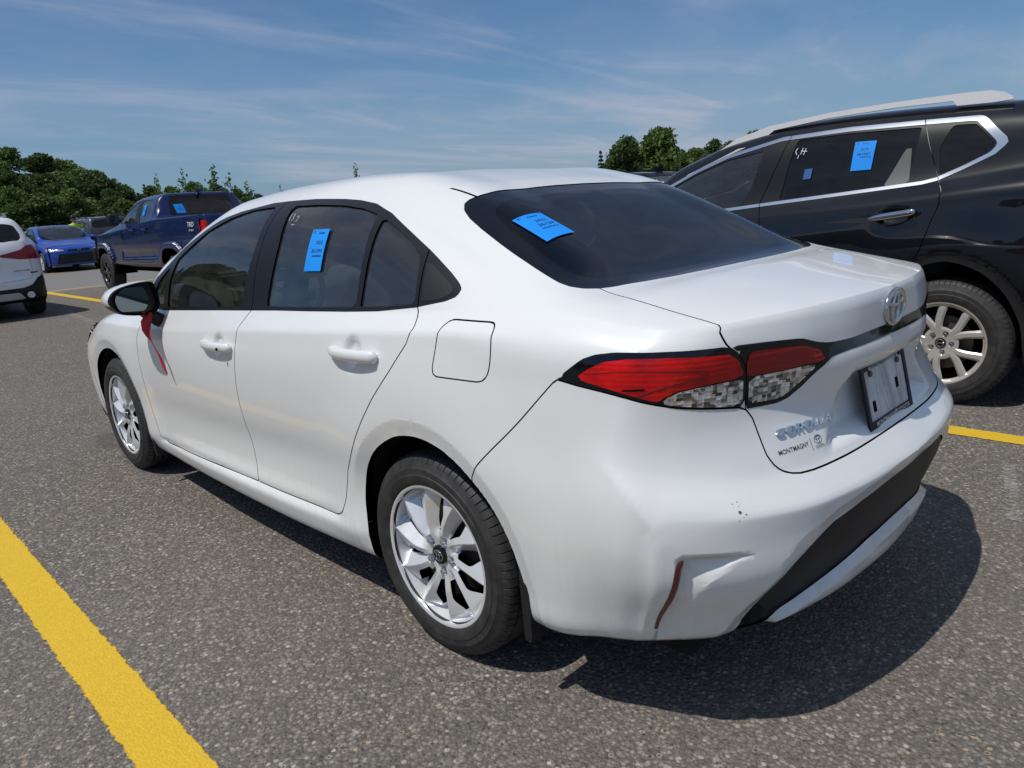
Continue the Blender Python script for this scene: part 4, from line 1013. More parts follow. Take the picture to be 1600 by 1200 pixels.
# window stickers: blue paper with printed year, lot number and bar code
def sticker(name, parent, corners, lines, lift, surf):
    """corners in the surface's own two coordinates: top left, top right, bottom right, bottom left"""
    A, B, C_, D = [np.array(p) for p in corners]
    def at(u, v, d):
        q = (A*(1-u)+B*u)*v+(D*(1-u)+C_*u)*(1-v); h, n = surf(*q); return tuple(np.array(h)+np.array(n)*(lift+d))
    Q = [np.array(surf(*q)[0]) for q in corners]
    g = 6; V = [at(i/g, j/g, 0) for j in range(g+1) for i in range(g+1)]; F = [[j*(g+1)+i, j*(g+1)+i+1, (j+1)*(g+1)+i+1, (j+1)*(g+1)+i] for j in range(g) for i in range(g)]
    o = mesh_obj(name, V, F, M_STICKER, parent)
    w, h = np.linalg.norm(Q[1]-Q[0]), np.linalg.norm(Q[0]-Q[3]); mb = MB()
    for s, u0, v0, hh, ww in lines:
        text_3d(mb, s, lambda u, v, d, u0=u0, v0=v0: at(u0+u/w, v0+v/h, .0004+d), hh, .0, bold=.012, width=ww)
    rr = random.Random(len(lines[0][0])+int(h*1000)); u = .34
    vb = lines[-1][2]-lines[-1][3]/h*1.25
    while u < .88:
        q = rr.uniform(.008, .022); P = [at(a, b, .0004) for a, b in ((u, vb-.022), (u+q, vb-.022), (u+q, vb+.022), (u, vb+.022))]; mb.add(P, [[0, 1, 2, 3]]); u += q+rr.uniform(.008, .02)
    for a in range(3):
        for b in range(4):
            if (a+b) % 2 == 0: mb.add([at(.10+.035*a+x, .90+.02*b+y, .0004) for x, y in ((0, 0), (.03, 0), (.03, .018), (0, .018))], [[0, 1, 2, 3]])
    mb.build('sticker_print', M_INK, o)
    return o
rw = [o for o in sedan.children if o.name.split('.')[0] == 'rear_window'][0]
def tp(x, y): h, n = on_top(x, y); return np.array(h)+np.array(n)*0
sticker('window_sticker', rw, [(-.539, -.082), (-.430, -.090), (-.417, -.210), (-.545, -.219)], [('Xtreme', .56, .89, .010, .040), ('2022', .62, .68, .012, .042), ('36129', .62, .51, .016, .060)], .002, on_top)
sw = [o for o in SP['rear_door'][0].children if o.name.split('.')[0] == 'door_window'][0]
def sdp(y, z): h, n = on_side(y, z); return np.array(h)
sticker('window_sticker', sw, [(.697, 1.266), (.598, 1.267), (.593, 1.133), (.697, 1.131)], [('Xtreme', .60, .91, .009, .035), ('2022', .62, .68, .012, .040), ('361294', .55, .48, .014, .062)], .002, on_side)
mb = MB()
for pts in ([(.890, 1.325), (.894, 1.312), (.889, 1.300)], [(.876, 1.322), (.868, 1.321), (.870, 1.312), (.866, 1.304), (.874, 1.302)], [(.848, 1.312), (.838, 1.316), (.832, 1.310), (.842, 1.296)], [(.862, 1.288), (.850, 1.285), (.838, 1.287)]):
    mb.tube([tuple(np.array(sdp(y, z))+[-.003, 0, 0]) for y, z in pts], .0009, 4)
mb.build('chalk_mark', M_CHALK, sw)
# the ribbon tied round the mirror foot
pts = np.array([(-.905, 1.900, .935), (-.915, 1.905, .915), (-.925, 1.908, .895), (-.930, 1.900, .865), (-.932, 1.888, .835), (-.930, 1.868, .805), (-.926, 1.845, .775), (-.922, 1.828, .745), (-.920, 1.812, .715), (-.918, 1.800, .690), (-.916, 1.790, .664)])
wid = [.012, .016, .019, .022, .022, .019, .015, .010, .007, .005, .002]
V = []; F = []; n = len(pts)
for i in range(n):
    a = .5+.9*math.sin(i*.75); dv = np.array([.35*math.sin(a), -math.cos(a)*.9, -.2*math.sin(i*1.3)]); dv /= np.linalg.norm(dv)
    for k in (-1, -.3, .4, 1): V.append(pts[i]+dv*wid[i]*k+np.array([-.004*math.cos(k*2.2+i), 0, 0]))
for i in range(n-1):
    for k in range(3): F.append([i*4+k, i*4+k+1, (i+1)*4+k+1, (i+1)*4+k])
rb = thing('ribbon', 'frayed red ribbon tied round the foot of the white sedan\'s left mirror', 'ribbon', (-.90, 1.93, .92))
mesh_obj('ribbon_tail', V-np.array([-.90, 1.93, .92]), F, M_RIBBON, rb)
mb = MB(); mb.tube([(-.001+.041*math.cos(t)*.5-.004, .026+.046*math.cos(t)*.75, .022*1.0+.043*math.sin(t)-.012) for t in np.linspace(0, 2*math.pi, 17)], .0085, 8, False); mb.build('ribbon_knot', M_RIBBON, rb, smooth=True)
# ---------------------------------------------------------------- ground
def asphalt():
    m = mat('asphalt', (.1, .1, .1), .85, spec=.25); k = NT(m); v = k.coord('Object')
    st = k.n('ShaderNodeTexVoronoi', {'Vector': v, 'Scale': 88., 'Randomness': 1.0}); st2 = k.n('ShaderNodeTexVoronoi', {'Vector': v, 'Scale': 210., 'Randomness': 1.0})
    cc = k.n('ShaderNodeSeparateColor', {0: st.outputs['Color']}).outputs; c2 = k.n('ShaderNodeSeparateColor', {0: st2.outputs['Color']}).outputs
    fl = k.n('ShaderNodeTexVoronoi', {'Vector': v, 'Scale': 52., 'Randomness': 1.0}); cf = k.n('ShaderNodeSeparateColor', {0: fl.outputs['Color']}).outputs
    stone = k.ramp(cc[0], [(0, (.070, .066, .061)), (.35, (.125, .117, .107)), (.62, (.19, .176, .158)), (.82, (.27, .25, .225)), (.95, (.38, .35, .31)), (1, (.50, .475, .44))])
    small = k.ramp(c2[0], [(0, (.055, .052, .049)), (.6, (.15, .141, .13)), (1, (.32, .30, .275))])
    c = k.mix(.42, stone, small)
    gapm = k.rng(st.outputs['Distance'], .30, .62, 0, 1)
    c = k.mix(k.math('MULTIPLY', gapm, .55), c, (.050, .047, .044, 1))
    flake = k.math('MULTIPLY', k.rng(cf[0], .80, .84), k.rng(fl.outputs['Distance'], .42, .30)); c = k.mix(k.math('MULTIPLY', flake, .85), c, k.ramp(cf[1], [(0, (.34, .31, .27)), (.5, (.46, .44, .41)), (.85, (.42, .30, .19)), (1, (.52, .50, .47))]))
    pit = k.math('MULTIPLY', k.rng(cf[2], .86, .9), k.rng(fl.outputs['Distance'], .30, .18)); c = k.mix(k.math('MULTIPLY', pit, .8), c, (.02, .019, .018, 1))
    big = k.noise(v, .35, 5, .6, .3); mid = k.noise(v, 2.3, 6, .65)
    c = k.mix(k.rng(big, .3, .72, 0, .35), c, (.20, .185, .167, 1))
    c = k.mix(k.rng(mid, .52, .8, 0, .45), c, (.085, .080, .074, 1))
    oil = k.rng(k.noise(v, .9, 3, .5, 1.2), .66, .74, 0, .5); c = k.mix(oil, c, (.07, .066, .062, 1))
    c = k.mix(1.0, c, (1.16, 1.12, 1.06, 1), 'MULTIPLY'); k.l(c, k.b.inputs['Base Color'])
    h = k.math('ADD', k.math('MULTIPLY', k.math('SUBTRACT', 1., st.outputs['Distance']), 1.0), k.math('MULTIPLY', k.math('SUBTRACT', 1., st2.outputs['Distance']), .45))
    h = k.math('ADD', h, k.math('MULTIPLY', cc[1], .55))
    k.bump(h, .85, .006)
    return m
def marking(name, col, lo, hi, soft):
    m = mat(name, col, .7, spec=.3); k = NT(m); v = k.coord('Object')
    n = k.noise(v, 34, 6, .75); n2 = k.noise(v, 5, 4, .6); st = k.n('ShaderNodeTexVoronoi', {'Vector': v, 'Scale': 115.})
    cn = k.noise(v, 60, 4, .6)
    k.l(k.mix(k.rng(cn, .3, .75, 0, .5), (*col, 1), tuple(x*.72 for x in col)+(1,)), k.b.inputs['Base Color'])
    k.bump(k.math('SUBTRACT', 1., st.outputs['Distance']), .5, .004)
    a = k.n('ShaderNodeAttribute'); a.attribute_name = 'edge'
    f = k.math('ADD', k.math('ADD', k.math('MULTIPLY', k.math('SUBTRACT', n, .5), soft), k.math('MULTIPLY', k.math('SUBTRACT', n2, .5), soft*.6)), a.outputs['Fac'])
    f = k.rng(f, lo, hi)
    tr = k.n('ShaderNodeBsdfTransparent'); x = k.n('ShaderNodeMixShader', {0: f, 1: tr.outputs[0], 2: k.b.outputs[0]}); k.l(x.outputs[0], k.out.inputs['Surface'])
    return m
M_ASPH = asphalt()
M_YEL = marking('yellow_marking', (.68, .44, .03), .22, .36, .95)
M_FADED = marking('faded_white_marking', (.42, .41, .39), .85, 1.45, 1.6)
def sheet(name, x0, x1, y0, y1, z, m, kind='structure', n=1):
    o = mesh_obj(name, [(x0, y0, z), (x1, y0, z), (x1, y1, z), (x0, y1, z)], [[0, 1, 2, 3]], m, smooth=False)
    o['kind'] = kind; return o
sheet('parking_lot', -90, 90, -60, 44, 0, M_ASPH)
def stripe(p0, p1, w, m, label, cat='road marking', group=None, z=.004):
    """painted line with an 'edge' value: 1 in the middle, 0 at the rim"""
    p0 = np.array(p0, float); p1 = np.array(p1, float); L = np.linalg.norm(p1-p0); d = (p1-p0)/L; nn = np.array([-d[1], d[0]])
    us = [-w/2-.020, -w/2+.014, w/2-.014, w/2+.020]; es = [0, 1, 1, 0]; V = []; E = []
    N = max(2, int(L/1.0))
    for i in range(N+1):
        for u, e in zip(us, es): q = p0+d*L*i/N+nn*u; V.append((q[0], q[1], z)); E.append(e)
    F = [[i*4+k, (i+1)*4+k, (i+1)*4+k+1, i*4+k+1] for i in range(N) for k in range(3)]
    o = mesh_obj('painted_line', V, F, m, smooth=False); at = o.data.attributes.new('edge', 'FLOAT', 'POINT'); at.data.foreach_set('value', E)
    return tag(o, label, cat, group)
PITCH = 3.745
stripe((-1.635, -5.5), (-1.615, 4.2), .12, M_YEL, 'yellow bay line on the asphalt left of the white sedan', group='yellow bay lines')
stripe((2.135, -5.5), (2.115, 4.2), .12, M_YEL, 'yellow bay line showing behind the white sedan, right of its bumper', group='yellow bay lines')
stripe((2.10, 11.9), (2.09, 17.30), .15, M_YEL, 'yellow bay line between the white car and the blue pickup', group='yellow bay lines')
stripe((5.85, 11.9), (5.84, 17.30), .12, M_YEL, 'yellow bay line on the far side of the blue pickup', group='yellow bay lines')
stripe((-9.5, 17.45), (16, 17.05), .09, M_YEL, 'thin yellow line along the near edge of the driving lane', group='yellow lane edge lines')
stripe((-9.5, 24.50), (20, 25.1), .09, M_YEL, 'thin yellow line along the far edge of the driving lane, by the blue sedan', group='yellow lane edge lines')
stripe((.95, 9.2), (1.22, 12.2), .14, M_FADED, 'faded white scrape of old paint on the asphalt behind the white car')
stripe((1.10, -1.06), (1.75, -.90), .07, M_FADED, 'faded pale paint patch on the asphalt beside the sedan\'s shadow')
lane = mesh_obj('driving_lane', [(-90, 17.6, .002), (90, 16.0, .002), (90, 26.4, .002), (-90, 22.6, .002)], [[0, 1, 2, 3]], None or M_ASPH, smooth=False); lane['kind'] = 'structure'
m = mat('lane_asphalt', (.135, .132, .128), .85, spec=.25); k = NT(m); v = k.coord('Object'); k.l(k.mix(k.noise(v, 3, 6, .7), (.15, .145, .138, 1), (.22, .213, .20, 1)), k.b.inputs['Base Color']); lane.data.materials[0] = m
# ---------------------------------------------------------------- the black SUV on the right (and the white one far left)
SUV_Y = [3.3, 2.7, 2.1, 1.4, .8, .3, -.05, -.3, -.5]
SUV_C = [.70, .90, 1.08, 1.30, 1.52, 1.74]
_bz = [1.00, 1.05, 1.09, 1.145, 1.185, 1.235, 1.275, 1.31, 1.33]
def _suvrow(w, z, k, rz, ro, rw=1.0):
    side = [(w*f, z+dz) for f, dz in zip([.93, .975, .99, 1, 1, 1, .998, .99, .975], k)]
    rear = [(ww*rw*w/.92, y+ro, rz) for ww, y in zip([.865, .775, .62, .42, .21, 0], [-.64, -.80, -.885, -.93, -.955, -.96])]
    return side, rear
z0 = [0]*9
SUV_R = [_suvrow(.80, .25, z0, .30, .12), _suvrow(.875, .27, z0, .31, .05), _suvrow(.905, .36, z0, .40, 0), _suvrow(.905, .50, z0, .50, -.02), _suvrow(.912, .64, z0, .62, -.03), _suvrow(.920, .78, z0, .72, 0),
         _suvrow(.922, .90, [-.08, -.02, 0, 0, .01, .02, .03, .03, .03], .86, .01), _suvrow(.908, 1.00, [-.12, -.05, -.02, 0, .03, .06, .09, .10, .10], 1.0, .01), _suvrow(.893, 1.07, [-.13, -.06, -.02, .01, .05, .09, .13, .15, .15], 1.13, .03),
         ([(.80, _bz[0]), (.835, _bz[1]), (.855, _bz[2]), (.85, _bz[3]), (.835, _bz[4]), (.81, _bz[5]), (.795, _bz[6]), (.782, _bz[7]), (.775, _bz[8])], [(.745, -.68, 1.30), (.69, -.77, 1.27), (.56, -.83, 1.24), (.38, -.87, 1.23), (.19, -.89, 1.225), (0, -.895, 1.225)])]
SUV_U = [
 [(3.3, .66, 1.03), (2.7, .72, 1.09), (2.35, .80, 1.14), (1.91, .765, 1.34), (1.69, .728, 1.435), (1.46, .692, 1.52), (1.08, .660, 1.605), (.65, .652, 1.625), (.25, .653, 1.617), (-.08, .663, 1.60), (-.35, .672, 1.585), (-.55, .68, 1.55)],
 [(3.3, .48, 1.05), (2.7, .52, 1.12), (2.35, .66, 1.17), (1.91, .71, 1.41), (1.69, .672, 1.50), (1.46, .645, 1.575), (1.08, .618, 1.645), (.65, .608, 1.665), (.25, .607, 1.66), (-.08, .615, 1.645), (-.35, .622, 1.63), (-.55, .632, 1.61)],
 [(3.3, .25, 1.07), (2.7, .27, 1.15), (2.35, .34, 1.20), (1.91, .36, 1.45), (1.69, .345, 1.54), (1.46, .33, 1.61), (1.08, .315, 1.675), (.65, .31, 1.69), (.25, .31, 1.685), (-.08, .31, 1.675), (-.35, .315, 1.66), (-.58, .32, 1.645)],
 [(3.3, 0, 1.08), (2.7, 0, 1.16), (2.35, 0, 1.21), (1.91, 0, 1.46), (1.69, 0, 1.55), (1.46, 0, 1.62), (1.08, 0, 1.685), (.65, 0, 1.70), (.25, 0, 1.695), (-.08, 0, 1.685), (-.35, 0, 1.67), (-.60, 0, 1.655)]]
SUV_FZ = [.27, .28, .36, .48, .60, .70, .80, .88, .93, .96]
SUV_FO = [-.10, -.04, 0, 0, 0, -.01, -.02, -.04, -.07, -.12]
def suv_skin():
    sharp = {2: lambda c: .5+0*c, 9: lambda c: .5+.2*smoothstep(.4, .9, c), 8: lambda c: .3*(1-smoothstep(.3, .7, c))}
    return car_skin(SUV_Y, SUV_C, SUV_R, SUV_U, SUV_FZ, SUV_FO, [(.80, 3.42), (.66, 3.55), (.38, 3.62), (0, 3.65)], [.84, .97, 1.36, 1.74], SED_TF, SED_CF, [3, 4, 5, 5, 5, 5, 5, 5, 5, 18, 5, 12, 12], 0, 0, sharp, step=.018, smooth=2)
def build_suv(root, paint_m, win_m, chrome_m, lower_m, alloy, rail_m, hatch=False):
    S = suv_skin(); c, v, V = S.att['c'], S.att['v'], S.V; z = V[:, 2]; P = Panels(S, root); low = v <= 9.001; side = v <= 10.7; top = v >= 8.999; XY = V[:, :2]; g = .0024
    def fields():
        P.field('ar', smooth_open([(-.40, -.2), (-.40, .30), (-.385, .45), (-.33, .60), (-.24, .72), (-.13, .795), (0, .828), (.13, .795), (.24, .72), (.33, .60), (.385, .45), (.40, .30), (.40, -.2)]), low)
        P.field('af', smooth_open([(x-2.706, y) for x, y in [(-.40, -.2), (-.40, .30), (-.385, .45), (-.33, .60), (-.24, .72), (-.13, .795), (0, .828), (.13, .795), (.24, .72), (.33, .60), (.385, .45), (.40, .30), (.40, -.2)]]), low)
    fields()
    for k in ('ar', 'af'): S.cut(k, .055); S.cut(k, 0)
    N = S.normals(); d = np.zeros(len(S.V)); v = S.att['v']
    for k in ('ar', 'af'):
        q = S.att[k]; d += np.where((v < 8.6) & (q < .35) & (q > -.02), .016*(1-smoothstep(.05, .35, q))-.010*(q < .054), 0)
    r = np.hypot((S.att['c']+.29)/.10, (S.V[:, 2]-1.087)/.05); d -= np.where((v < 9.) & (v > 5), .018*(1-smoothstep(.5, 1, r)), 0)
    S.V += N*d[:, None]
    c, v, V = S.att['c'], S.att['v'], S.V; z = V[:, 2]; low = v <= 9.001; side = v <= 10.7; top = v >= 8.999; XY = V[:, :2]
    fields()
    out = [(-1.95,1.115),(-1.37,1.146),(-1.10,1.170),(-.61,1.212),(-.18,1.250),(-.10,1.268),(.03,1.326),(.16,1.390),(.215,1.445),(.205,1.475),(.085,1.592),(.06,1.604),(-.25,1.611),(-.65,1.617),(-1.08,1.600),(-1.46,1.520),(-1.69,1.436),(-1.91,1.335),(-2.10,1.235),(-2.16,1.17)]
    inn = [(-1.95,1.135),(-1.37,1.166),(-1.10,1.190),(-.61,1.232),(-.18,1.270),(-.11,1.286),(.02,1.343),(.135,1.402),(.165,1.440),(.155,1.462),(.05,1.572),(.03,1.578),(-.25,1.585),(-.65,1.591),(-1.08,1.575),(-1.46,1.496),(-1.69,1.413),(-1.91,1.310),(-2.07,1.225),(-2.09,1.17)]
    P.field('dlo', out, side); P.field('chr', inn, side)
    P.field('gf', rounded([(-1.93,1.142),(-1.29,1.176),(-1.235,1.30),(-1.19,1.525),(-1.46,1.486),(-1.69,1.402),(-1.91,1.300),(-2.05,1.215)], .015), side)
    P.field('gr', rounded([(-1.03,1.200),(-.61,1.236),(-.275,1.262),(-.245,1.42),(-.232,1.572),(-.65,1.581),(-.97,1.573),(-1.0,1.40)], .015), side)
    P.field('sail', [(-.395,1.252),(-.255,1.266),(-.270,1.46),(-.300,1.46)], side)
    P.field('gq', rounded([(-.10,1.298),(.02,1.350),(.128,1.404),(.155,1.440),(.145,1.458),(.045,1.562),(-.07,1.566),(-.12,1.45)], .014), side)
    fd = [(-1.16,1.19),(-1.125,1.08),(-1.13,.80),(-1.14,.45),(-1.12,.37),(-2.05,.36),(-2.22,.50),(-2.28,.80),(-2.2,1.05),(-2.2,1.25),(-1.9,1.42),(-1.46,1.60),(-1.0,1.68),(-1.07,1.45)]
    rd = [(-1.16,1.19),(-1.125,1.08),(-1.13,.80),(-1.14,.45),(-1.12,.37),(-.62,.37),(-.50,.45),(-.44,.60),(-.30,.74),(-.165,.82),(-.130,.893),(-.086,1.052),(-.056,1.139),(-.06,1.21),(-.10,1.276),(-.17,1.45),(-.245,1.66),(-1.0,1.68),(-1.07,1.45)]
    P.field('fd', fd, side); P.field('rd', rd, side)
    P.field('lamp', rounded([(.50,1.09),(.60,1.14),(.78,1.20),(.98,1.19),(1.10,1.13),(1.46,1.06),(1.46,1.035),(1.15,.975),(.62,.965)], .03), low) if hatch else P.field('lamp', [(.55,1.05),(.8,1.2),(1.1,1.1),(.9,1.0)], low)
    P.field('blk', [(.36,.62),(.60,.60),(.80,.70),(.95,.66),(1.05,.56),(1.2,.52),(2.2,.51),(2.2,.30),(1.25,.30),(1.18,.36),(.7,.34),(.36,.2)], low)
    P.field('sil', [(1.28,.45),(2.2,.45),(2.2,.34),(1.18,.34)], low)
    P.field('hatch', [(.97,1.5),(.97,1.25),(1.0,1.0),(1.01,.72),(1.06,.665),(1.25,.64),(2.2,.62),(2.2,1.5)], low)
    P.field('rfl', [(.90,.775),(1.055,.765),(1.055,.735),(.90,.745)], low)
    gb = [(-.60,-.66),(-.655,-.745),(-.60,-.80),(-.38,-.85),(.4,-.86),(.4,-.66),(-.3,-.655)]
    P.field('gb', rounded(gb, .02), top, XY)
    P.field('ws', [(.3,2.42),(-.4,2.38),(-.68,2.18),(-.70,1.96),(-.66,1.70),(-.615,1.46),(-.56,1.30),(.3,1.22)], top, XY)
    P.field('blkz', [(-5,.36),(3,.36),(3,-.5),(-5,-.5)], low)
    for k in ('ar', 'af', 'dlo', 'chr', 'gf', 'gr', 'sail', 'gq', 'lamp', 'blk', 'sil', 'gb', 'ws', 'rfl'): S.cut(k)
    for k in ('fd', 'rd', 'hatch'): S.cut(k, -g); S.cut(k, g)
    P.finish(); f = P.f; v = f['v']; c = f['c']; zc = P.cen[:, 2]; low = v <= 9; E = P.emit
    arch = (f['ar'] < 0) | (f['af'] < 0); P.used |= arch; indlo = f['dlo'] < 0
    flare = low & ((f['ar'] < .055) | (f['af'] < .055))
    E(low & (f['ar'] < .055), 'wheel_arch_trim', lower_m, rim=.03); E(low & (f['af'] < .055), 'wheel_arch_trim', lower_m, rim=.03)
    fdo = E((f['fd'] < -g) & ~indlo & (v < 9.5) & (zc > .37), 'front_door', paint_m, rim=.012); rdo = E((f['rd'] < -g) & ~indlo & (v < 9.5) & (zc > .37), 'rear_door', paint_m, rim=.012)
    gap = np.zeros(len(v), bool)
    for k in ('fd', 'rd'): gap |= (np.abs(f[k]) < g) & ((v < 9.5) | indlo) & (zc > .38)
    gap |= (np.abs(f['hatch']) < g) & low
    P.used |= gap & ~arch
    E(indlo & (f['chr'] > 0), 'window_chrome', chrome_m, rim=.008, offset=.003)
    E(indlo & (f['gf'] < 0), 'door_window', M_GLASS, fdo, offset=-.005)
    E(indlo & (f['sail'] < 0), 'sail_panel', mat('grey_sail', (.12, .12, .115), .5), rdo, offset=-.004)
    E(indlo & (f['gr'] < 0), 'door_window', win_m, rdo, offset=-.005); E(indlo & (f['gq'] < 0), 'quarter_window', win_m, offset=-.004)
    E(indlo & (f['fd'] < 0), 'window_frame', M_TRIM, fdo, rim=.008); E(indlo & (f['rd'] < 0), 'window_frame', M_TRIM, rdo, rim=.008); E(indlo, 'quarter_window_trim', M_TRIM, rim=.008)
    if hatch:
        h = E((f['lamp'] < 0) & low, 'tail_lamp', M_DEEPRED, offset=.004, rim=.01)
        E((f['rfl'] < 0) & low, 'reflector', M_DEEPRED, offset=.003, rim=.005)
        E((f['sil'] < 0) & (f['blk'] < 0) & low, 'skid_plate', mat('silver_plastic', (.42, .42, .42), .5), offset=.006, rim=.01, side='merge')
    E((f['blk'] < 0) & low & (zc < .72), 'rear_bumper_lower', lower_m, offset=.002, rim=.01, side='merge')
    E((f['gb'] < 0), 'rear_window', M_TINT if hatch else win_m, offset=-.002, side='merge')
    E((f['ws'] < 0), 'windscreen', M_GLASS, offset=-.002, side='merge')
    E((f['hatch'] < -g) & low, 'tailgate', paint_m, rim=.01, side='merge')
    [E(low & (zc < .40) & q_, 'lower_cladding', lower_m, rim=.02) for q_ in (c < -2.706, (c >= -2.706) & (c < 0), c >= 0)]
    E(low & (c < -2.0), 'front_fender', paint_m, rim=.02); E((v > 9) & (P.cen[:, 1] > 2.3), 'hood', paint_m, side='merge')
    E(v > 10.5, 'roof', paint_m, side='merge'); E(np.ones(len(v), bool), 'quarter_panel', paint_m, rim=.02)
    hole = arch | (f['gf'] < 0) | (f['gr'] < 0) | (f['gq'] < 0) | (f['ws'] < 0) | (f['gb'] < 0)
    P.emit(~hole & (zc > 1.05), 'cabin_lining', M_PILLAR, offset=-.03, side='merge', claim=False); P.emit(~hole & (zc <= 1.05), 'inner_panel', M_LINER, offset=-.03, side='merge', claim=False)
    for y in (0, 2.706):
        for s in (-1, 1):
            wheel(root, (s*.905, y, .358), s, 'twin', .362, .238, .225, alloy)
            mb = MB(); mb.lathe([(s*.885, .43), (s*.55, .43), (s*.55, 0)], 36, 'x', R(-15), R(195), (0, y, .40)); mb.build('wheel_arch_liner', M_DARK, root)
    mb = MB(); mb.box((0, 1.35, .34), (1.5, 4.2, .14), .03); mb.build('underbody', M_DARK, root)
    for s in (-1, 1):
        pr = [(1.62, 1.535), (1.45, 1.625), (1.20, 1.685), (.80, 1.722), (.40, 1.735), (.05, 1.737), (-.08, 1.733), (-.14, 1.718), (-.185, 1.690), (-.195, 1.672), (-.10, 1.668), (.08, 1.672), (.10, 1.70), (.40, 1.703), (.80, 1.690), (1.17, 1.655), (1.22, 1.622), (1.45, 1.578)]
        mb = MB(); mb.prism(pr, s*.605-.018, s*.605+.018); mb.build('roof_rail', rail_m, root)
    mb = MB(); mb.box((0, 2.0, 1.05), (1.45, .6, .14), .05); mb.build('dashboard', M_CABIN, root)
    for x in (-.4, .4):
        mb = MB(); mb.box((x, 1.05, 1.0), (.5, .2, .66), .07, 3, Matrix.Rotation(R(14), 3, 'X')); mb.box((x, .88, 1.43), (.27, .12, .18), .05); mb.build('front_seat', M_SEAT, root, auto=40)
        mb = MB(); mb.box((x, .1, 1.0), (.6, .2, .6), .07, 3, Matrix.Rotation(R(16), 3, 'X')); mb.build('rear_seat', M_SEAT, root, auto=40)
    mb = MB(); mb.box((0, 1.60, 1.44), (.25, .04, .075), .015); mb.tube([(0, 1.58, 1.47), (0, 1.48, 1.58)], .012); mb.box((0, 1.62, 1.50), (.12, .05, .1), .02); mb.build('interior_mirror', M_TRIM, root)
    for s in (-1, 1):
        mb = MB(); mb.tube([(s*.78, 2.1, 1.15), (s*.70, 1.75, 1.38), (s*.64, 1.4, 1.52), (s*.60, 1.0, 1.58)], .05, 8); mb.build('inner_pillar', M_PILLAR, root, smooth=True)
    return P, fdo, rdo
M_BLACKPAINT = mat('black_paint', (.0035, .004, .0055), .35, 0, 1.0, .15, .012)
_k = NT(M_BLACKPAINT); _n = _k.noise(_k.coord('Object', (2, 2, 9)), 5, 6, .7, 1.5)
_k.l(_k.rng(_n, .45, .8, .008, .05), _k.b.inputs['Coat Roughness'])
suv = thing('suv', 'black SUV with silver roof rails and chrome window trim, right of the white sedan', 'car', (3.51, -.34, 0))
PB, sfd, srd = build_suv(suv, M_BLACKPAINT, M_TINT, M_SATIN, M_GRAIN, M_ALLOY2, mat('silver_rail', (.85, .85, .84), .35, .1, coat=.3))
_sv = BVHTree.FromPolygons(PB.S.V.tolist(), PB.S.F.tolist())
def suv_side(y, z): h, n, _, _ = _sv.ray_cast(Vector((-2, y, z)), Vector((1, 0, 0))); return h, n
for par, sx in ((srd[0], 1), (srd[1], -1)):
    mb = MB(); b = -.925; mb.add(*(lambda V, F: (V, F))([(b-.03*math.sin(math.pi*min(1, t*1.05))**.5*0-.028-.012*math.cos(a)*k, .415-.255*t, 1.073+.035*t+.020*math.sin(a)*k) for t, k in zip(np.linspace(0, 1, 13), [.2, .6, .85, .95, 1, 1, 1, 1, 1, 1, 1, .95, .5]) for a in np.linspace(0, 2*math.pi, 10, endpoint=False)],
        [[i*10+k, i*10+(k+1) % 10, (i+1)*10+(k+1) % 10, (i+1)*10+k] for i in range(12) for k in range(10)]))
    o = mb.build('door_handle', M_CHROME, par, auto=60); o.scale = (sx, 1, 1)
    mb = MB(); mb.box((b, .36, 1.08), (.05, .03, .02), .004); mb.box((b, .20, 1.10), (.05, .03, .025), .004); f = mb.build('handle_foot', M_TRIM, o)
sw = [o for o in srd[0].children if o.name.split('.')[0] == 'door_window'][0]
sticker('window_sticker', sw, [(.595, 1.523), (.470, 1.521), (.480, 1.355), (.600, 1.353)], [('Xtreme', .5, .92, .008, .035), ('2019', .5, .72, .012, .045), ('361261', .5, .56, .015, .075)], .004, suv_side)
mb = MB()
for pts in ([(.955, 1.52), (.965, 1.50), (.955, 1.48)], [(.92, 1.52), (.93, 1.48)], [(.90, 1.515), (.91, 1.475)], [(.93, 1.5), (.89, 1.495)], [(.94, 1.478), (.945, 1.455)]):
    mb.tube([tuple(np.array(suv_side(y, z)[0])+[-.004, 0, 0]) for y, z in pts], .0028, 4)
mb.build('chalk_mark', M_CHALK, sw)
mb = MB(); P_ = [tuple(np.array(suv_side(y, z)[0])+[-.0045, 0, 0]) for y, z in ((.885, 1.385), (.835, 1.388), (.840, 1.325), (.890, 1.322))]; mb.add(P_, [[0, 1, 2, 3]]); mb.build('small_sticker', mat('dull_blue', (.02, .10, .30), .6), sw)
mb = MB(); mb.prism([(-.42, 1.665), (-.62, 1.66), (-.62, 1.80), (-.58, 1.81), (-.50, 1.72)], -.02, .02); mb.build('roof_antenna', M_PIANO, suv, auto=40)
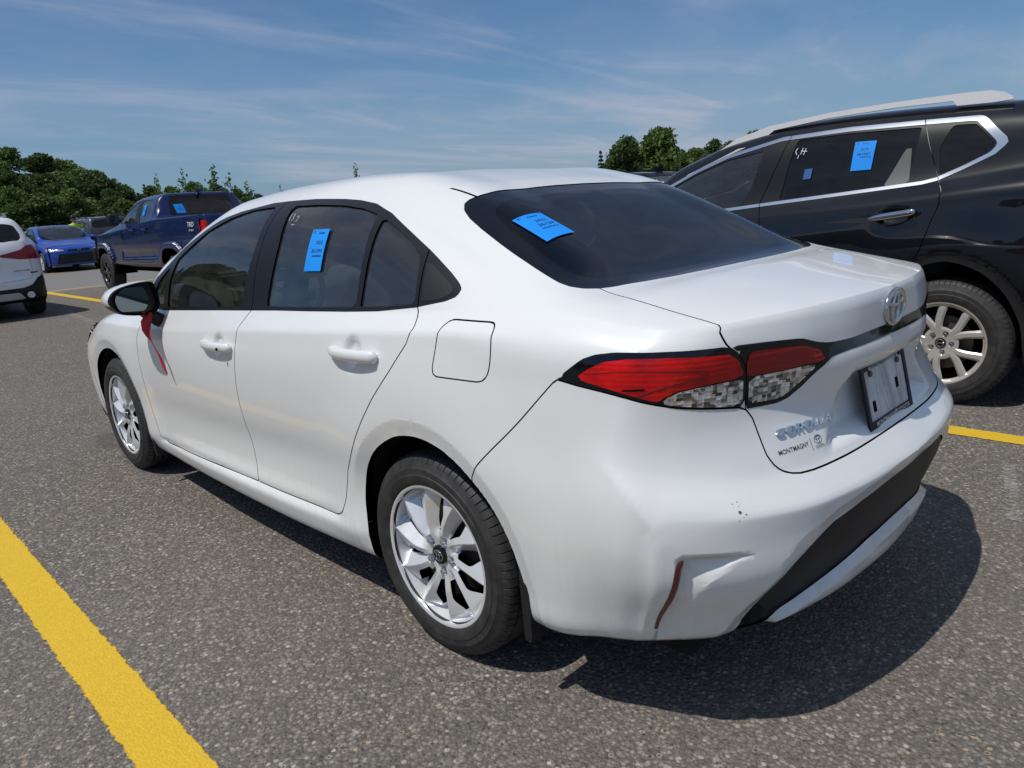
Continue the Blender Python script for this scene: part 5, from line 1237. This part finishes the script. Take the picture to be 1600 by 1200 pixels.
# ---------------------------------------------------------------- blue pickup in the row ahead
PK_Y = [4.30, 3.70, 2.9, 2.2, 1.6, 1.05, .62, -.1, -.8]
_pw = [.90, .96, .985, 1, 1, 1, 1, 1, .995]
def _pkrow(w, z, rz, ro, dz=(0,)*9):
    return [(w*f, z+d) for f, d in zip(_pw, dz)], [(ww*w/.95, y+ro, rz) for ww, y in zip([.945, .925, .70, .46, .23, 0], [-1.30, -1.42, -1.45, -1.46, -1.465, -1.47])]
PK_R = [_pkrow(.80, .52, .55, .06), _pkrow(.90, .54, .56, .02), _pkrow(.935, .60, .62, 0), _pkrow(.94, .70, .70, 0), _pkrow(.945, .80, .80, 0), _pkrow(.95, .90, .90, 0), _pkrow(.95, 1.02, 1.02, 0, [-.02, 0, 0, 0, 0, 0, 0, 0, 0]), _pkrow(.945, 1.12, 1.14, 0, [-.04, -.02, 0, 0, 0, 0, .02, .03, .03]), _pkrow(.93, 1.2, 1.27, 0, [-.06, -.04, 0, .02, .03, .04, .06, .07, .08]),
        ([(.80, 1.10), (.85, 1.19), (.88, 1.28), (.895, 1.325), (.90, 1.345), (.905, 1.365), (.91, 1.385), (.91, 1.395), (.91, 1.40)], [(.91, -1.30, 1.40), (.90, -1.40, 1.40), (.70, -1.43, 1.40), (.46, -1.44, 1.40), (.23, -1.445, 1.40), (0, -1.45, 1.40)])]
PK_U = [
 [(4.3, .66, 1.14), (3.7, .74, 1.22), (2.95, .82, 1.30), (2.60, .845, 1.38), (2.3, .81, 1.52), (1.95, .755, 1.67), (1.6, .715, 1.735), (1.05, .70, 1.75), (.86, .70, 1.735), (.78, .73, 1.58), (.68, .86, 1.40), (.1, .87, 1.395), (-.8, .87, 1.40)],
 [(4.3, .50, 1.15), (3.7, .56, 1.235), (2.95, .66, 1.31), (2.60, .785, 1.42), (2.3, .745, 1.575), (1.95, .69, 1.735), (1.6, .645, 1.785), (1.05, .63, 1.80), (.86, .63, 1.79), (.78, .67, 1.62), (.68, .80, 1.40), (.1, .82, 1.395), (-.8, .82, 1.40)],
 [(4.3, .25, 1.16), (3.7, .28, 1.245), (2.95, .34, 1.32), (2.60, .40, 1.45), (2.3, .37, 1.605), (1.95, .34, 1.765), (1.6, .32, 1.81), (1.05, .31, 1.82), (.84, .31, 1.81), (.74, .33, 1.64), (.64, .40, 1.40), (.1, .42, 1.395), (-.8, .42, 1.40)],
 [(4.3, 0, 1.165), (3.7, 0, 1.25), (2.95, 0, 1.325), (2.60, 0, 1.46), (2.3, 0, 1.615), (1.95, 0, 1.775), (1.6, 0, 1.815), (1.05, 0, 1.825), (.83, 0, 1.815), (.73, 0, 1.65), (.63, 0, 1.40), (.1, 0, 1.395), (-.8, 0, 1.40)]]
M_BLUE = paint('dark_blue_paint', (.004, .013, .078), rough=.25)
def build_pickup(root):
    S = car_skin(PK_Y, [1.45, 1.57, 1.78, 2.02, 2.25, 2.48], PK_R, PK_U, [.53, .54, .60, .70, .80, .88, .95, 1.0, 1.04, 1.07], [-.1, -.04, 0, 0, 0, 0, 0, -.02, -.04, -.08], [(.82, 4.46), (.66, 4.58), (.35, 4.64), (0, 4.66)], [1.52, 1.62, 2.0, 2.48], [-4.46, -4.54, -4.72, -5.05], [-4.46, -4.62, -4.85, -5.05],
                 [3, 4, 5, 5, 5, 5, 5, 5, 5, 16, 5, 10, 10], 0, 0, {8: lambda c: .8+0*c, 9: lambda c: .85+0*c, 2: lambda c: .6+0*c, 10: lambda c: .3+0*c, 11: lambda c: .5+0*c}, step=.022, smooth=1)
    P = Panels(S, root); g = .003; WB = 3.73
    arc = [(-.47, -.2), (-.46, .50), (-.43, .68), (-.33, .83), (-.18, .885), (.18, .885), (.33, .83), (.43, .68), (.46, .50), (.47, -.2)]
    def fields():
        v = S.att['v']; low = v <= 9.001
        P.field('ar', rounded(arc, .05, 4), low); P.field('af', rounded([(a-WB, b) for a, b in arc], .05, 4), low)
    fields()
    for k in ('ar', 'af'): S.cut(k, .10); S.cut(k, 0)
    N = S.normals(); d = np.zeros(len(S.V))
    for k in ('ar', 'af'):
        q = S.att[k]; d += np.where((S.att['v'] < 8.9) & (q < .0996) & (q > -.02), .055, 0)*smoothstep(.5, .7, S.V[:, 2])
    S.V += N*d[:, None]*[1, .2, .2]
    fields()
    c, v, V = S.att['c'], S.att['v'], S.V; z = V[:, 2]; low = v <= 9.001; side = v <= 10.7; XY = V[:, :2]; XZ = V[:, [0, 2]]
    P.field('gf', rounded([(-2.52, 1.345), (-1.72, 1.36), (-1.72, 1.71), (-1.90, 1.66), (-2.25, 1.525), (-2.50, 1.39)], .03), side)
    P.field('gq', rounded([(-1.50, 1.38), (-1.10, 1.40), (-1.0, 1.48), (-1.02, 1.725), (-1.52, 1.725)], .05), side)
    P.field('blk', [(-2.62, 1.33), (-1.42, 1.335), (-1.42, 1.74), (-1.72, 1.74), (-1.93, 1.69), (-2.27, 1.55), (-2.6, 1.40)], side)
    P.field('fd', [(-1.60, 1.8), (-1.60, .62), (-2.70, .62), (-2.85, .9), (-2.75, 1.3), (-2.62, 1.42), (-2.25, 1.62), (-1.9, 1.8)], side)
    P.field('rd', [(-1.60, 1.8), (-1.60, .62), (-1.0, .62), (-.88, .85), (-.88, 1.32), (-.86, 1.8)], side)
    P.field('bg', rounded([(-.62, 1.425), (.4, 1.425), (.4, 1.775), (-.55, 1.775)], .03), (v > 9.5) & (V[:, 1] < .97) & (V[:, 1] > .58), XZ)
    P.field('lp', rounded([(1.36, 1.31), (1.62, 1.31), (1.62, 1.02), (1.45, 1.02), (1.40, 1.16)], .03), low)
    P.field('bed', [(-.78, .52), (.4, .52), (.4, -1.36), (-.78, -1.36)], v > 9.2, XY)
    P.field('ws', [(.3, 2.75), (-.5, 2.72), (-.74, 2.55), (-.70, 2.3), (-.64, 1.98), (.3, 1.9)], v > 9, XY)
    P.field('dent', [(-2.55, .84), (-.80, .86), (-.70, .70), (-2.66, .66)], low)
    for k in ('gf', 'gq', 'blk', 'bg', 'lp', 'bed', 'ws'): S.cut(k)
    for k in ('fd', 'rd'): S.cut(k, -g); S.cut(k, g)
    q = S.att['dent']; S.V[:, 0] += np.where(low[:1].repeat(len(S.V)) if len(low) != len(S.V) else (q < 0), .02*np.clip(-q/.03, 0, 1), 0)
    P.finish(); f = P.f; v = f['v']; cz = P.cen; low = v <= 9; E = P.emit
    arch = (f['ar'] < 0) | (f['af'] < 0); P.used |= arch
    E(low & (f['ar'] < .10), 'wheel_flare', M_BLUE, rim=.05); E(low & (f['af'] < .10), 'wheel_flare', M_BLUE, rim=.05)
    fdo = E((f['fd'] < -g) & (f['blk'] > 0) & (v < 9.6), 'front_door', M_BLUE, rim=.012); rdo = E((f['rd'] < -g) & (f['gq'] > 0) & (f['blk'] > 0) & (v < 9.6), 'rear_door', M_BLUE, rim=.012)
    P.used |= ((np.abs(f['fd']) < g) | (np.abs(f['rd']) < g)) & (v < 9.6)
    E(f['gf'] < 0, 'door_window', M_GLASS, fdo, offset=-.005); E(f['gq'] < 0, 'corner_window', M_GLASS, rdo, offset=-.005); E(f['blk'] < 0, 'window_frame', M_TRIM, fdo, rim=.008)
    E(f['bg'] < 0, 'rear_window', M_TINT, side='merge'); E((f['lp'] < 0) & low, 'tail_lamp', M_RED, offset=.004, rim=.01)
    E(f['bed'] < 0, 'bed_cover', M_GRAIN, side='merge', offset=.002); E(f['ws'] < 0, 'windscreen', M_GLASS, side='merge')
    E(low & (cz[:, 1] < .72) & (cz[:, 1] > -1.36), 'bed_side', M_BLUE, rim=.02); E(low & (cz[:, 1] <= -1.36), 'tailgate', M_BLUE, side='merge'); E(low & (cz[:, 1] > 2.85), 'front_fender', M_BLUE, rim=.02)
    E((v > 9) & (cz[:, 1] > 2.7), 'hood', M_BLUE, side='merge'); E(np.ones(len(v), bool), 'cab', M_BLUE, rim=.02)
    hole = arch | (f['gf'] < 0) | (f['gq'] < 0) | (f['bg'] < 0) | (f['ws'] < 0)
    P.emit(~hole, 'inner_panel', M_LINER, offset=-.03, side='merge', claim=False)
    for y in (0, WB):
        for s in (-1, 1):
            wheel(root, (s*.945, y, .384), s, 'lug', .388, .235, .26, mat('dark_alloy', (.10, .10, .105), .3, .8, coat=.5))
            mb = MB(); mb.lathe([(s*.92, .50), (s*.5, .50), (s*.5, 0)], 32, 'x', R(-8), R(188), (0, y, .42)); mb.build('wheel_arch_liner', M_DARK, root)
    mb = MB(); mb.box((0, 1.7, .48), (1.3, 5.2, .14), .03); mb.box((0, 0, .38), (1.6, .12, .12), .02); mb.build('underbody', M_DARK, root)
    mb = MB(); mb.box((0, -1.50, .66), (1.8, .18, .20), .04); mb.build('rear_bumper', M_GRAIN, root)
    mb = MB(); mb.box((0, 4.62, .72), (1.75, .16, .34), .06); mb.build('front_bumper', M_GRAIN, root)
    for s in (-1, 1):
        mb = MB(); mb.box((s*1.04, 2.42, 1.43), (.20, .12, .21), .05, 3); mb.tube([(s*.90, 2.48, 1.40), (s*1.0, 2.45, 1.42)], .03); o = mb.build('door_mirror', M_GRAIN, root, auto=40)
        mb = MB(); mb.box((s*1.04, 2.358, 1.43), (.17, .006, .17), .002); mb.build('mirror_glass', M_MIRROR, o)
        for y, par in ((1.78, fdo), (1.12, rdo)):
            mb = MB(); mb.box((s*.965, y, 1.225), (.035, .20, .03), .012); mb.box((s*.945, y, 1.225), (.02, .14, .05), .008); mb.build('door_handle', M_BLUE, par[0 if s < 0 else 1], auto=40)
    mb = MB(); mb.prism([(.98, 1.815), (.66, 1.81), (.70, 1.875), (.76, 1.885), (.86, 1.84)], -.02, .02); mb.build('roof_antenna', M_BLUE, root)
    bs = [o for o in root.children if o.name.split('.')[0] == 'bed_side'][0]
    mb = MB(); text_3d(mb, 'TRD', lambda u, v, d: (-.962-d, -.98-u, 1.255+v), .075, .002, bold=.02, width=.25, shear=.15); text_3d(mb, 'SPORT', lambda u, v, d: (-.962-d, -.98-u, 1.165+v), .028, .002, width=.20, shear=.15); mb.build('bed_decal', M_LETTER, bs)
    cw = [o for o in rdo[0].children if o.name.split('.')[0] == 'corner_window'][0]
    bv = BVHTree.FromPolygons(S.V.tolist(), S.F.tolist())
    sd = lambda y, z: bv.ray_cast(Vector((-2, y, z)), Vector((1, 0, 0)))[:2]
    sticker('window_sticker', cw, [(1.36, 1.64), (1.24, 1.64), (1.26, 1.46), (1.37, 1.46)], [('2024', .5, .7, .02, .06), ('361262', .5, .5, .02, .08)], .004, sd)
    rwin = [o for o in root.children if o.name.split('.')[0] == 'rear_window'][0]
    bk = lambda x, z: bv.ray_cast(Vector((x, -2, z)), Vector((0, 1, 0)))[:2]
    sticker('window_sticker', rwin, [(-.52, 1.62), (-.36, 1.62), (-.33, 1.46), (-.49, 1.46)], [('2024', .5, .7, .02, .06), ('36126', .5, .5, .02, .08)], .004, bk)
    rw_ = [o for o in root.children if o.name.split('.')[0] == 'rear_door'][0]
pickup = thing('pickup_truck', 'dark blue pickup truck with blue window stickers parked ahead of the sedan', 'pickup truck', (3.83, 11.65, 0))
build_pickup(pickup)

# white SUV at the left edge, seen from behind
white_suv = thing('suv', 'white SUV with dark red tail lamps at the left edge of the picture', 'car', (.14, 12.70, 0))
M_WHITE2 = paint('white_paint_clean', (.74, .76, .78))
PW, wfd, wrd = build_suv(white_suv, M_WHITE2, M_TINT, M_TRIM, M_GRAIN, M_ALLOY, M_SATIN, hatch=True)
white_suv.scale = (.985, .96, .935)
tg = [o for o in white_suv.children if o.name.split('.')[0] == 'tailgate'][0]
mb = MB(); text_3d(mb, 'xDrive28i', lambda u, v, d: (.52+u, -.985-d, .80+v), .03, .004, bold=.01, width=.22); mb.build('model_badge', M_TRIM, tg)
for s in (-1, 1):
    mb = MB(); t = np.linspace(0, 2*math.pi, 25); mb.tube([(s*.58+.045*math.cos(a), -.965, .40+.045*math.sin(a)) for a in t], .008, 6, False); mb.lathe([(0, 0), (0, .04)], 20, 'x'); mb.V[-1] = np.array([(s*.58+y, -.955, .40+z) for x, y, z in mb.V[-1]]); mb.build('exhaust_pipe', M_SATIN, white_suv)

# ---------------------------------------------------------------- cars farther off: same bodies, other paint
def repaint(o, swap):
    if o.type == 'MESH':
        for s in o.material_slots:
            nm = s.material.name if s.material else ''
            if nm in swap: s.link = 'OBJECT'; s.material = swap[nm]
    for ch in o.children: repaint(ch, swap)
SKIP = {'window_sticker', 'model_badge', 'dealer_decal', 'number_plate', 'paint_chip', 'chalk_mark', 'small_sticker', 'emblem', 'mud_flap', 'high_brake_lamp'}
def clone(src, label, loc, rz, swap, scale=None):
    def rec(o, parent):
        if o.name.split('.')[0] in SKIP: return None
        c = o.copy(); COL.objects.link(c)
        if parent is not None: c.parent = parent
        for ch in list(o.children): rec(ch, c)
        return c
    r = rec(src, None); r.location = loc; r.rotation_euler = (0, 0, rz); r['label'] = label
    if scale: r.scale = scale
    repaint(r, swap); return r
M_BRIGHTBLUE = paint('bright_blue_paint', (.006, .05, .30), rough=.25)
M_GREYP = paint('dark_grey_paint', (.022, .025, .028), rough=.28)
M_SILVERB = paint('grey_blue_paint', (.030, .038, .047), rough=.28)
blue_sedan = clone(sedan, 'bright blue sedan facing this way across the driving lane', (4.93, 28.30, 0), math.pi, {'white_paint': M_BRIGHTBLUE})
mb = MB(); mb.box((0, 3.605, .665), (.62, .03, .065), .015); mb.build('upper_grille', M_GRAIN, blue_sedan)
mb = MB(); mb.box((-.035, 3.63, .665), (.012, .012, .06), .003); mb.box((.035, 3.63, .665), (.012, .012, .06), .003); mb.box((0, 3.63, .665), (.06, .012, .012), .003); mb.build('nose_emblem', M_CHROME, blue_sedan)
clone(sedan, 'dark grey sedan behind the white SUV, left of the bright blue sedan', (3.15, 29.6, 0), math.pi, {'white_paint': M_GREYP})
clone(suv, 'dark blue grey SUV half hidden behind the nose of the pickup', (7.55, 30.6, 0), 0, {'black_paint': M_SILVERB, 'silver_rail': M_TRIM})
white_car = clone(white_suv, 'white crossover seen through the front windows of the black SUV', (7.78, 4.60, 0), 0, {}, (1, 1, .86))
clone(suv, 'black SUV far right whose roof shows over the roof of the white sedan', (11.15, 7.9, 0), 0, {'silver_rail': M_TRIM})

# ---------------------------------------------------------------- person in a yellow vest beyond the blue sedan
def person(loc, rz):
    root = thing('person', 'person in a yellow safety vest and dark cap, hand raised to the head', 'person', loc, rz)
    bm = bmesh.new(); sk = bm.verts.layers.skin.verify(); J = {}
    def j(n, p, r, par=None):
        v = bm.verts.new(p); v[sk].radius = (r, r*.85); J[n] = v
        if par: bm.edges.new((J[par], v))
    j('hip', (0, 0, .95), .15); j('waist', (0, 0, 1.10), .14, 'hip'); j('chest', (0, 0, 1.32), .165, 'waist'); j('neckb', (0, 0, 1.47), .085, 'chest'); j('neck', (0, .01, 1.53), .058, 'neckb'); j('head', (0, .02, 1.62), .085, 'neck'); j('crown', (0, .01, 1.72), .075, 'head')
    for s, n in ((-1, 'l'), (1, 'r')):
        j('sh'+n, (s*.19, 0, 1.42), .062, 'chest')
        if s > 0: j('el'+n, (s*.27, .02, 1.15), .045, 'sh'+n); j('wr'+n, (s*.25, .14, .95), .032, 'el'+n); j('ha'+n, (s*.25, .17, .87), .036, 'wr'+n)
        else: j('el'+n, (s*.34, .10, 1.28), .045, 'sh'+n); j('wr'+n, (s*.19, .16, 1.50), .032, 'el'+n); j('ha'+n, (s*.12, .13, 1.58), .034, 'wr'+n)
        j('kn'+n, (s*.11, .02, .50), .07, 'hip'); j('an'+n, (s*.11, -.02, .10), .045, 'kn'+n); j('to'+n, (s*.12, .12, .04), .04, 'an'+n)
    J['hip'][sk].use_root = True
    me = bpy.data.meshes.new('body'); bm.to_mesh(me); bm.free()
    o = link('body', me, root); o.modifiers.new('skin', 'SKIN'); ss = o.modifiers.new('sub', 'SUBSURF'); ss.levels = ss.render_levels = 2
    me2 = bpy.data.meshes.new_from_object(o.evaluated_get(bpy.context.evaluated_depsgraph_get())); o.modifiers.clear(); o.data = me2
    me2.materials.clear(); me2.materials.append(mat('skin_tone', (.42, .24, .17), .6)); me2.materials.append(mat('vest_yellow', (.55, .72, .02), .7)); me2.materials.append(mat('dark_trousers', (.02, .022, .03), .8))
    for p in me2.polygons:
        p.use_smooth = True; cz = p.center.z; cx = abs(p.center.x); p.material_index = 2 if cz < .98 else (1 if cz < 1.49 and cx < .25 else 0)
    mb = MB(); mb.lathe([(1.665, .098), (1.70, .098), (1.745, .085), (1.772, .05), (1.78, .0)], 20, 'z', center=(0, .01, 0)); mb.box((0, .13, 1.672), (.15, .12, .012), .004); mb.build('cap', M_TRIM, root, auto=40)
    mb = MB(); mb.box((0, .118, 1.612), (.022, .03, .03), .008)
    for s in (-1, 1): mb.box((s*.033, .102, 1.63), (.02, .012, .008), .003); mb.box((s*.092, .015, 1.61), (.016, .03, .045), .006)
    mb.build('face', mat('skin_tone', (.42, .24, .17)), root)
    for k in range(4):
        mb = MB(); mb.tube([(-.125+.016*k, .135, 1.60), (-.118+.016*k, .125, 1.645), (-.105+.014*k, .10, 1.68)], [.009, .008, .007], 6); mb.build('finger', mat('skin_tone', (.42, .24, .17)), root, smooth=True)
person((6.17, 29.3, 0), math.pi)
# ---------------------------------------------------------------- woods
def leaf_mat(name, dark, light):
    m = mat(name, dark, .6, spec=.25); k = NT(m); oi = k.n('ShaderNodeObjectInfo'); v = k.coord('Object')
    n = k.noise(v, .9, 3); f = k.math('ADD', k.math('MULTIPLY', oi.outputs['Random'], .45), k.math('MULTIPLY', k.rng(n, .3, .7), .55))
    c = k.mix(f, (*dark, 1), (*light, 1)); k.l(c, k.b.inputs['Base Color'])
    tr = k.n('ShaderNodeBsdfTranslucent', {'Color': c}); x = k.n('ShaderNodeMixShader', {0: .30, 1: k.b.outputs[0], 2: tr.outputs[0]}); k.l(x.outputs[0], k.out.inputs['Surface'])
    return m
M_LEAF = leaf_mat('broad_leaves', (.045, .082, .024), (.105, .155, .042)); M_LEAF2 = leaf_mat('fresh_leaves', (.075, .135, .030), (.13, .20, .05)); M_NEEDLE = leaf_mat('spruce_needles', (.022, .042, .020), (.045, .07, .03))
M_BARK = mat('bark', (.09, .075, .06), .9)
def leaf_quads(rng, C, size, n_out=None):
    """one small bent leaf clump (2 quads) per centre"""
    n = len(C); a = rng.normal(size=(n, 3)); a /= np.linalg.norm(a, axis=1, keepdims=True); b = np.cross(a, rng.normal(size=(n, 3))); b /= np.linalg.norm(b, axis=1, keepdims=True)
    s = size*rng.uniform(.6, 1.35, (n, 1)); w = s*rng.uniform(.45, .8, (n, 1))
    P = np.stack([C-a*s*.5, C+b*w*.5, C+a*s*.5, C-b*w*.5], 1).reshape(-1, 3)
    F = np.arange(4*n).reshape(n, 4)
    return P, F
def crown_mesh(seed, h, rx, kind):
    rng = np.random.default_rng(seed); C = []
    if kind == 'broad':
        K = rng.integers(17, 24)
        for i in range(K):
            t = rng.uniform(.18, 1.0); prof = math.sin(math.pi*min(1, (t*.92+.08)))**.6; ang = rng.uniform(0, 6.28); rr = rx*prof*rng.uniform(.25, .85)
            c = np.array([rr*math.cos(ang), rr*math.sin(ang), h*(.12+.80*t)]); rad = rx*rng.uniform(.30, .52)
            q = rng.normal(size=(300, 3)); q /= np.linalg.norm(q, axis=1, keepdims=True); C.append(c+q*rad*rng.uniform(.45, 1.08, (300, 1))*[1, 1, .8])
        size = .42*h/8
    elif kind == 'spruce':
        for i in range(16):
            t = i/16; r = rx*(1-t)**.85; n = int(60+200*(1-t)); ang = rng.uniform(0, 6.28, n); rr = r*np.sqrt(rng.uniform(.05, 1, n))
            C.append(np.stack([rr*np.cos(ang), rr*np.sin(ang), h*(.08+.92*t)+rng.normal(0, .05*h/8, n)-rr*.28], 1))
        size = .26*h/8
    else:                                                            # thin young tree: a few leafy shoots
        for i in range(9):
            t = i/9; ang = rng.uniform(0, 6.28); d = np.array([math.cos(ang), math.sin(ang), .9]); L = rx*(1.25-t*.8); base = np.array([0, 0, h*(.25+.70*t)])
            n = 34; u = rng.uniform(.15, 1, n)[:, None]; C.append(base+d*L*u*.8+rng.normal(0, .13*h/6, (n, 3)))
        C.append(np.array([0, 0, h])+rng.normal(0, .12, (30, 3))*[1, 1, 3]); size = .27*h/6
    P, F = leaf_quads(rng, np.vstack(C), size); me = bpy.data.meshes.new('crown'); me.from_pydata(P.tolist(), [], F.tolist()); return me
def trunk_mesh(seed, h, rx, kind):
    rng = random.Random(seed); mb = MB(); r = h*.016+.03
    mb.tube([(0, 0, -.3), (.02*h*rng.uniform(-1, 1), .02*h*rng.uniform(-1, 1), h*.45), (0, 0, h*.95)], [r, r*.7, r*.12], 7)
    for i in range(7 if kind != 'spruce' else 0):
        z = h*rng.uniform(.25, .75); a = rng.uniform(0, 6.28); L = rx*rng.uniform(.5, .95); mb.tube([(0, 0, z), (L*.5*math.cos(a), L*.5*math.sin(a), z+L*.35), (L*math.cos(a), L*math.sin(a), z+L*.55)], [r*.4, r*.25, r*.06], 5)
    me = bpy.data.meshes.new('trunk'); me.from_pydata(np.vstack(mb.V).tolist(), [], mb.F); me.materials.append(M_BARK); return me
PROTO = []
for i in range(6): PROTO.append(('broad', 8.0, crown_mesh(10+i, 8, 2.7, 'broad'), trunk_mesh(10+i, 8, 2.7, 'broad'), (M_LEAF, M_LEAF, M_LEAF2)[i % 3]))
for i in range(2): PROTO.append(('spruce', 8.0, crown_mesh(30+i, 8, 1.7, 'spruce'), trunk_mesh(30+i, 8, 1.7, 'spruce'), M_NEEDLE))
for i in range(3): PROTO.append(('young', 6.0, crown_mesh(50+i, 6, 1.15, 'young'), trunk_mesh(50+i, 6, 1.0, 'young'), M_LEAF2))
for p in PROTO: p[2].materials.append(p[4])
BROAD, SPRUCE, YOUNG = PROTO[:6], PROTO[6:8], PROTO[8:]
def tree(name, proto, loc, h, wide, rz, label, group):
    t = thing(name, label, 'tree', loc, rz, group); s = h/proto[1]; t.scale = (s*wide, s*wide, s)
    link('crown', proto[2], t); link('trunk', proto[3], t); return t
# skyline: degrees above eye level for each bearing (0 = along the car, clockwise)
SKY_AZ = [-110, -80, -50, -25, -5, 8, 11.8, 14.5, 16.8, 18.1, 20.5, 24, 26, 28.5, 34, 44, 47.5, 49.7, 51.6, 53.0, 55.6, 57.2, 58.5, 60.5, 66, 78, 92, 110]
SKY_EL = [6, 8.5, 10.5, 10.5, 8.0, 5.9, 5.0, 4.65, 3.7, 2.95, 2.7, 2.45, 1.85, 1.3, .8, .7, .9, 1.5, 2.3, 3.0, 3.9, 3.3, 2.9, 3.3, 3.5, 3.4, 3.6, 3.6]
def elev(az): return float(np.interp(az, SKY_AZ, SKY_EL))
RINGS = [58, 70, 84, 100, 118, 138]
def ground_top(az, d):
    k = (d-RINGS[0])/(RINGS[-1]-RINGS[0]); e = elev(az)*(.50+.50*k); return 1.33+d*math.tan(R(e))
def polar(az, d): return (CAM_LOC[0]+d*math.sin(R(az)), CAM_LOC[1]+d*math.cos(R(az)))
# the hill under the trees
V = []; F = []; azs = np.arange(-112, 113, 3.); ds = [50, 60, 72, 86, 102, 120, 140, 170, 260]
for az in azs:
    for d in ds:
        x, y = polar(az, d); z = max(0, ground_top(az, min(d, 138))-5.2) if d > 55 else -.02
        V.append((x, y, z-.03))
for i in range(len(azs)-1):
    for k in range(len(ds)-1): F.append([i*len(ds)+k, (i+1)*len(ds)+k, (i+1)*len(ds)+k+1, i*len(ds)+k+1])
m = mat('undergrowth', (.03, .05, .015), .9); k = NT(m); v = k.coord('Object'); k.l(k.mix(k.noise(v, .6, 6, .7), (.02, .034, .010, 1), (.06, .085, .025, 1)), k.b.inputs['Base Color'])
hill = mesh_obj('hill', V, F, m); hill['kind'] = 'structure'
sheet('far_ground', -1500, 1500, -1500, 1500, -.06, m)
rg = random.Random(4); n_tree = 0
for ri, d0 in enumerate(RINGS):
    az = -108.
    while az < 110:
        dens = 3.4 if (6 < az < 30 or 46 < az < 70) else (4.6 if -60 < az <= 6 else 8.5)
        step = math.degrees(dens/d0)*rg.uniform(.75, 1.25); az += step
        if az < 6 and ri in (1, 3): continue
        d = d0*rg.uniform(.94, 1.06); top = ground_top(az, d)*rg.uniform(.93, 1.03)
        if 27.5 < az < 47 and ri < 5: continue
        h = min(top, rg.uniform(6.5, 9.5)); z = max(0, top-h)
        if h < 1.2: continue
        x, y = polar(az, d); sp = rg.random() < (.16 if az < 19 else .10)
        pr = rg.choice(SPRUCE if sp else BROAD); w = rg.uniform(.85, 1.25)*(1 if h > 5 else min(1.8, 5/h))
        kind = 'dark spruce' if sp else ('bright green tree' if pr[4] is M_LEAF2 else 'dark green tree')
        row = ('at the foot', 'in row two', 'in row three', 'halfway up', 'below the crest', 'on the crest')[ri]
        if az < 5: lab, gp = f'{kind} {row} of the wood left of the picture', f'{kind}s left of the picture, {row}'
        elif az < 19.5: lab, gp = f'{kind} {row} of the wooded hill at the left', f'{kind}s of the wooded hill at the left, {row}'
        elif az < 47: lab, gp = f'low {kind} {row} of trees behind the pickup', f'low {kind}s behind the pickup, {row}'
        elif az < 72: lab, gp = f'{kind} {row} of the wood behind the black SUV', f'{kind}s behind the black SUV, {row}'
        else: lab, gp = f'{kind} {row} of the wood right of the picture', f'{kind}s right of the picture, {row}'
        tree('spruce_tree' if sp else 'broadleaf_tree', pr, (x, y, z-.1), h, w, rg.uniform(0, 6.28), lab, gp)
# trees that stand out
for az, d, top_el, kind, w, lab in ((51.55, 56, 3.15, 'spruce', .8, 'narrow dark spruce at the left end of the tree clump right of the sedan\'s roof'), (53.4, 52, 3.80, 'b0', 1.0, 'left one of two round green trees over the sedan\'s roof'), (55.7, 53, 4.42, 'b2', 1.05, 'tallest round green tree over the sedan\'s roof, beside the black SUV'),
                                  (20.3, 50, 2.75, 'y0', .8, 'thin sapling with bare shoots rising above the pickup\'s cab, leftmost'), (22.0, 50, 2.9, 'y1', 1.0, 'bushy sapling above the roof antenna of the pickup'), (23.9, 48, 3.15, 'y2', 1.0, 'tall spindly sapling behind the right end of the pickup\'s roof'), (24.9, 50, 2.6, 'y0', .9, 'shorter sapling right of the spindly one behind the pickup'), (25.9, 49, 1.95, 'y1', 1.3, 'low bushy sapling between the pickup and the sedan\'s roof'),
                                  (28.2, 60, 1.75, 'y2', .7, 'tiny pointed tree top just over the front of the sedan\'s roof'), (33.6, 58, 2.75, 'y1', .85, 'single small tree showing over the middle of the sedan\'s roof'), (32.0, 60, 1.75, 'y0', .7, 'twiggy tree tip left of the single small tree above the sedan')):
    pr = SPRUCE[0] if kind == 'spruce' else (BROAD if kind[0] == 'b' else YOUNG)[int(kind[1])]
    h = 1.33+d*math.tan(R(top_el)); x, y = polar(az, d); tree('spruce_tree' if kind == 'spruce' else ('sapling' if kind[0] == 'y' else 'broadleaf_tree'), pr, (x, y, -.05), h, w, az, lab, None)
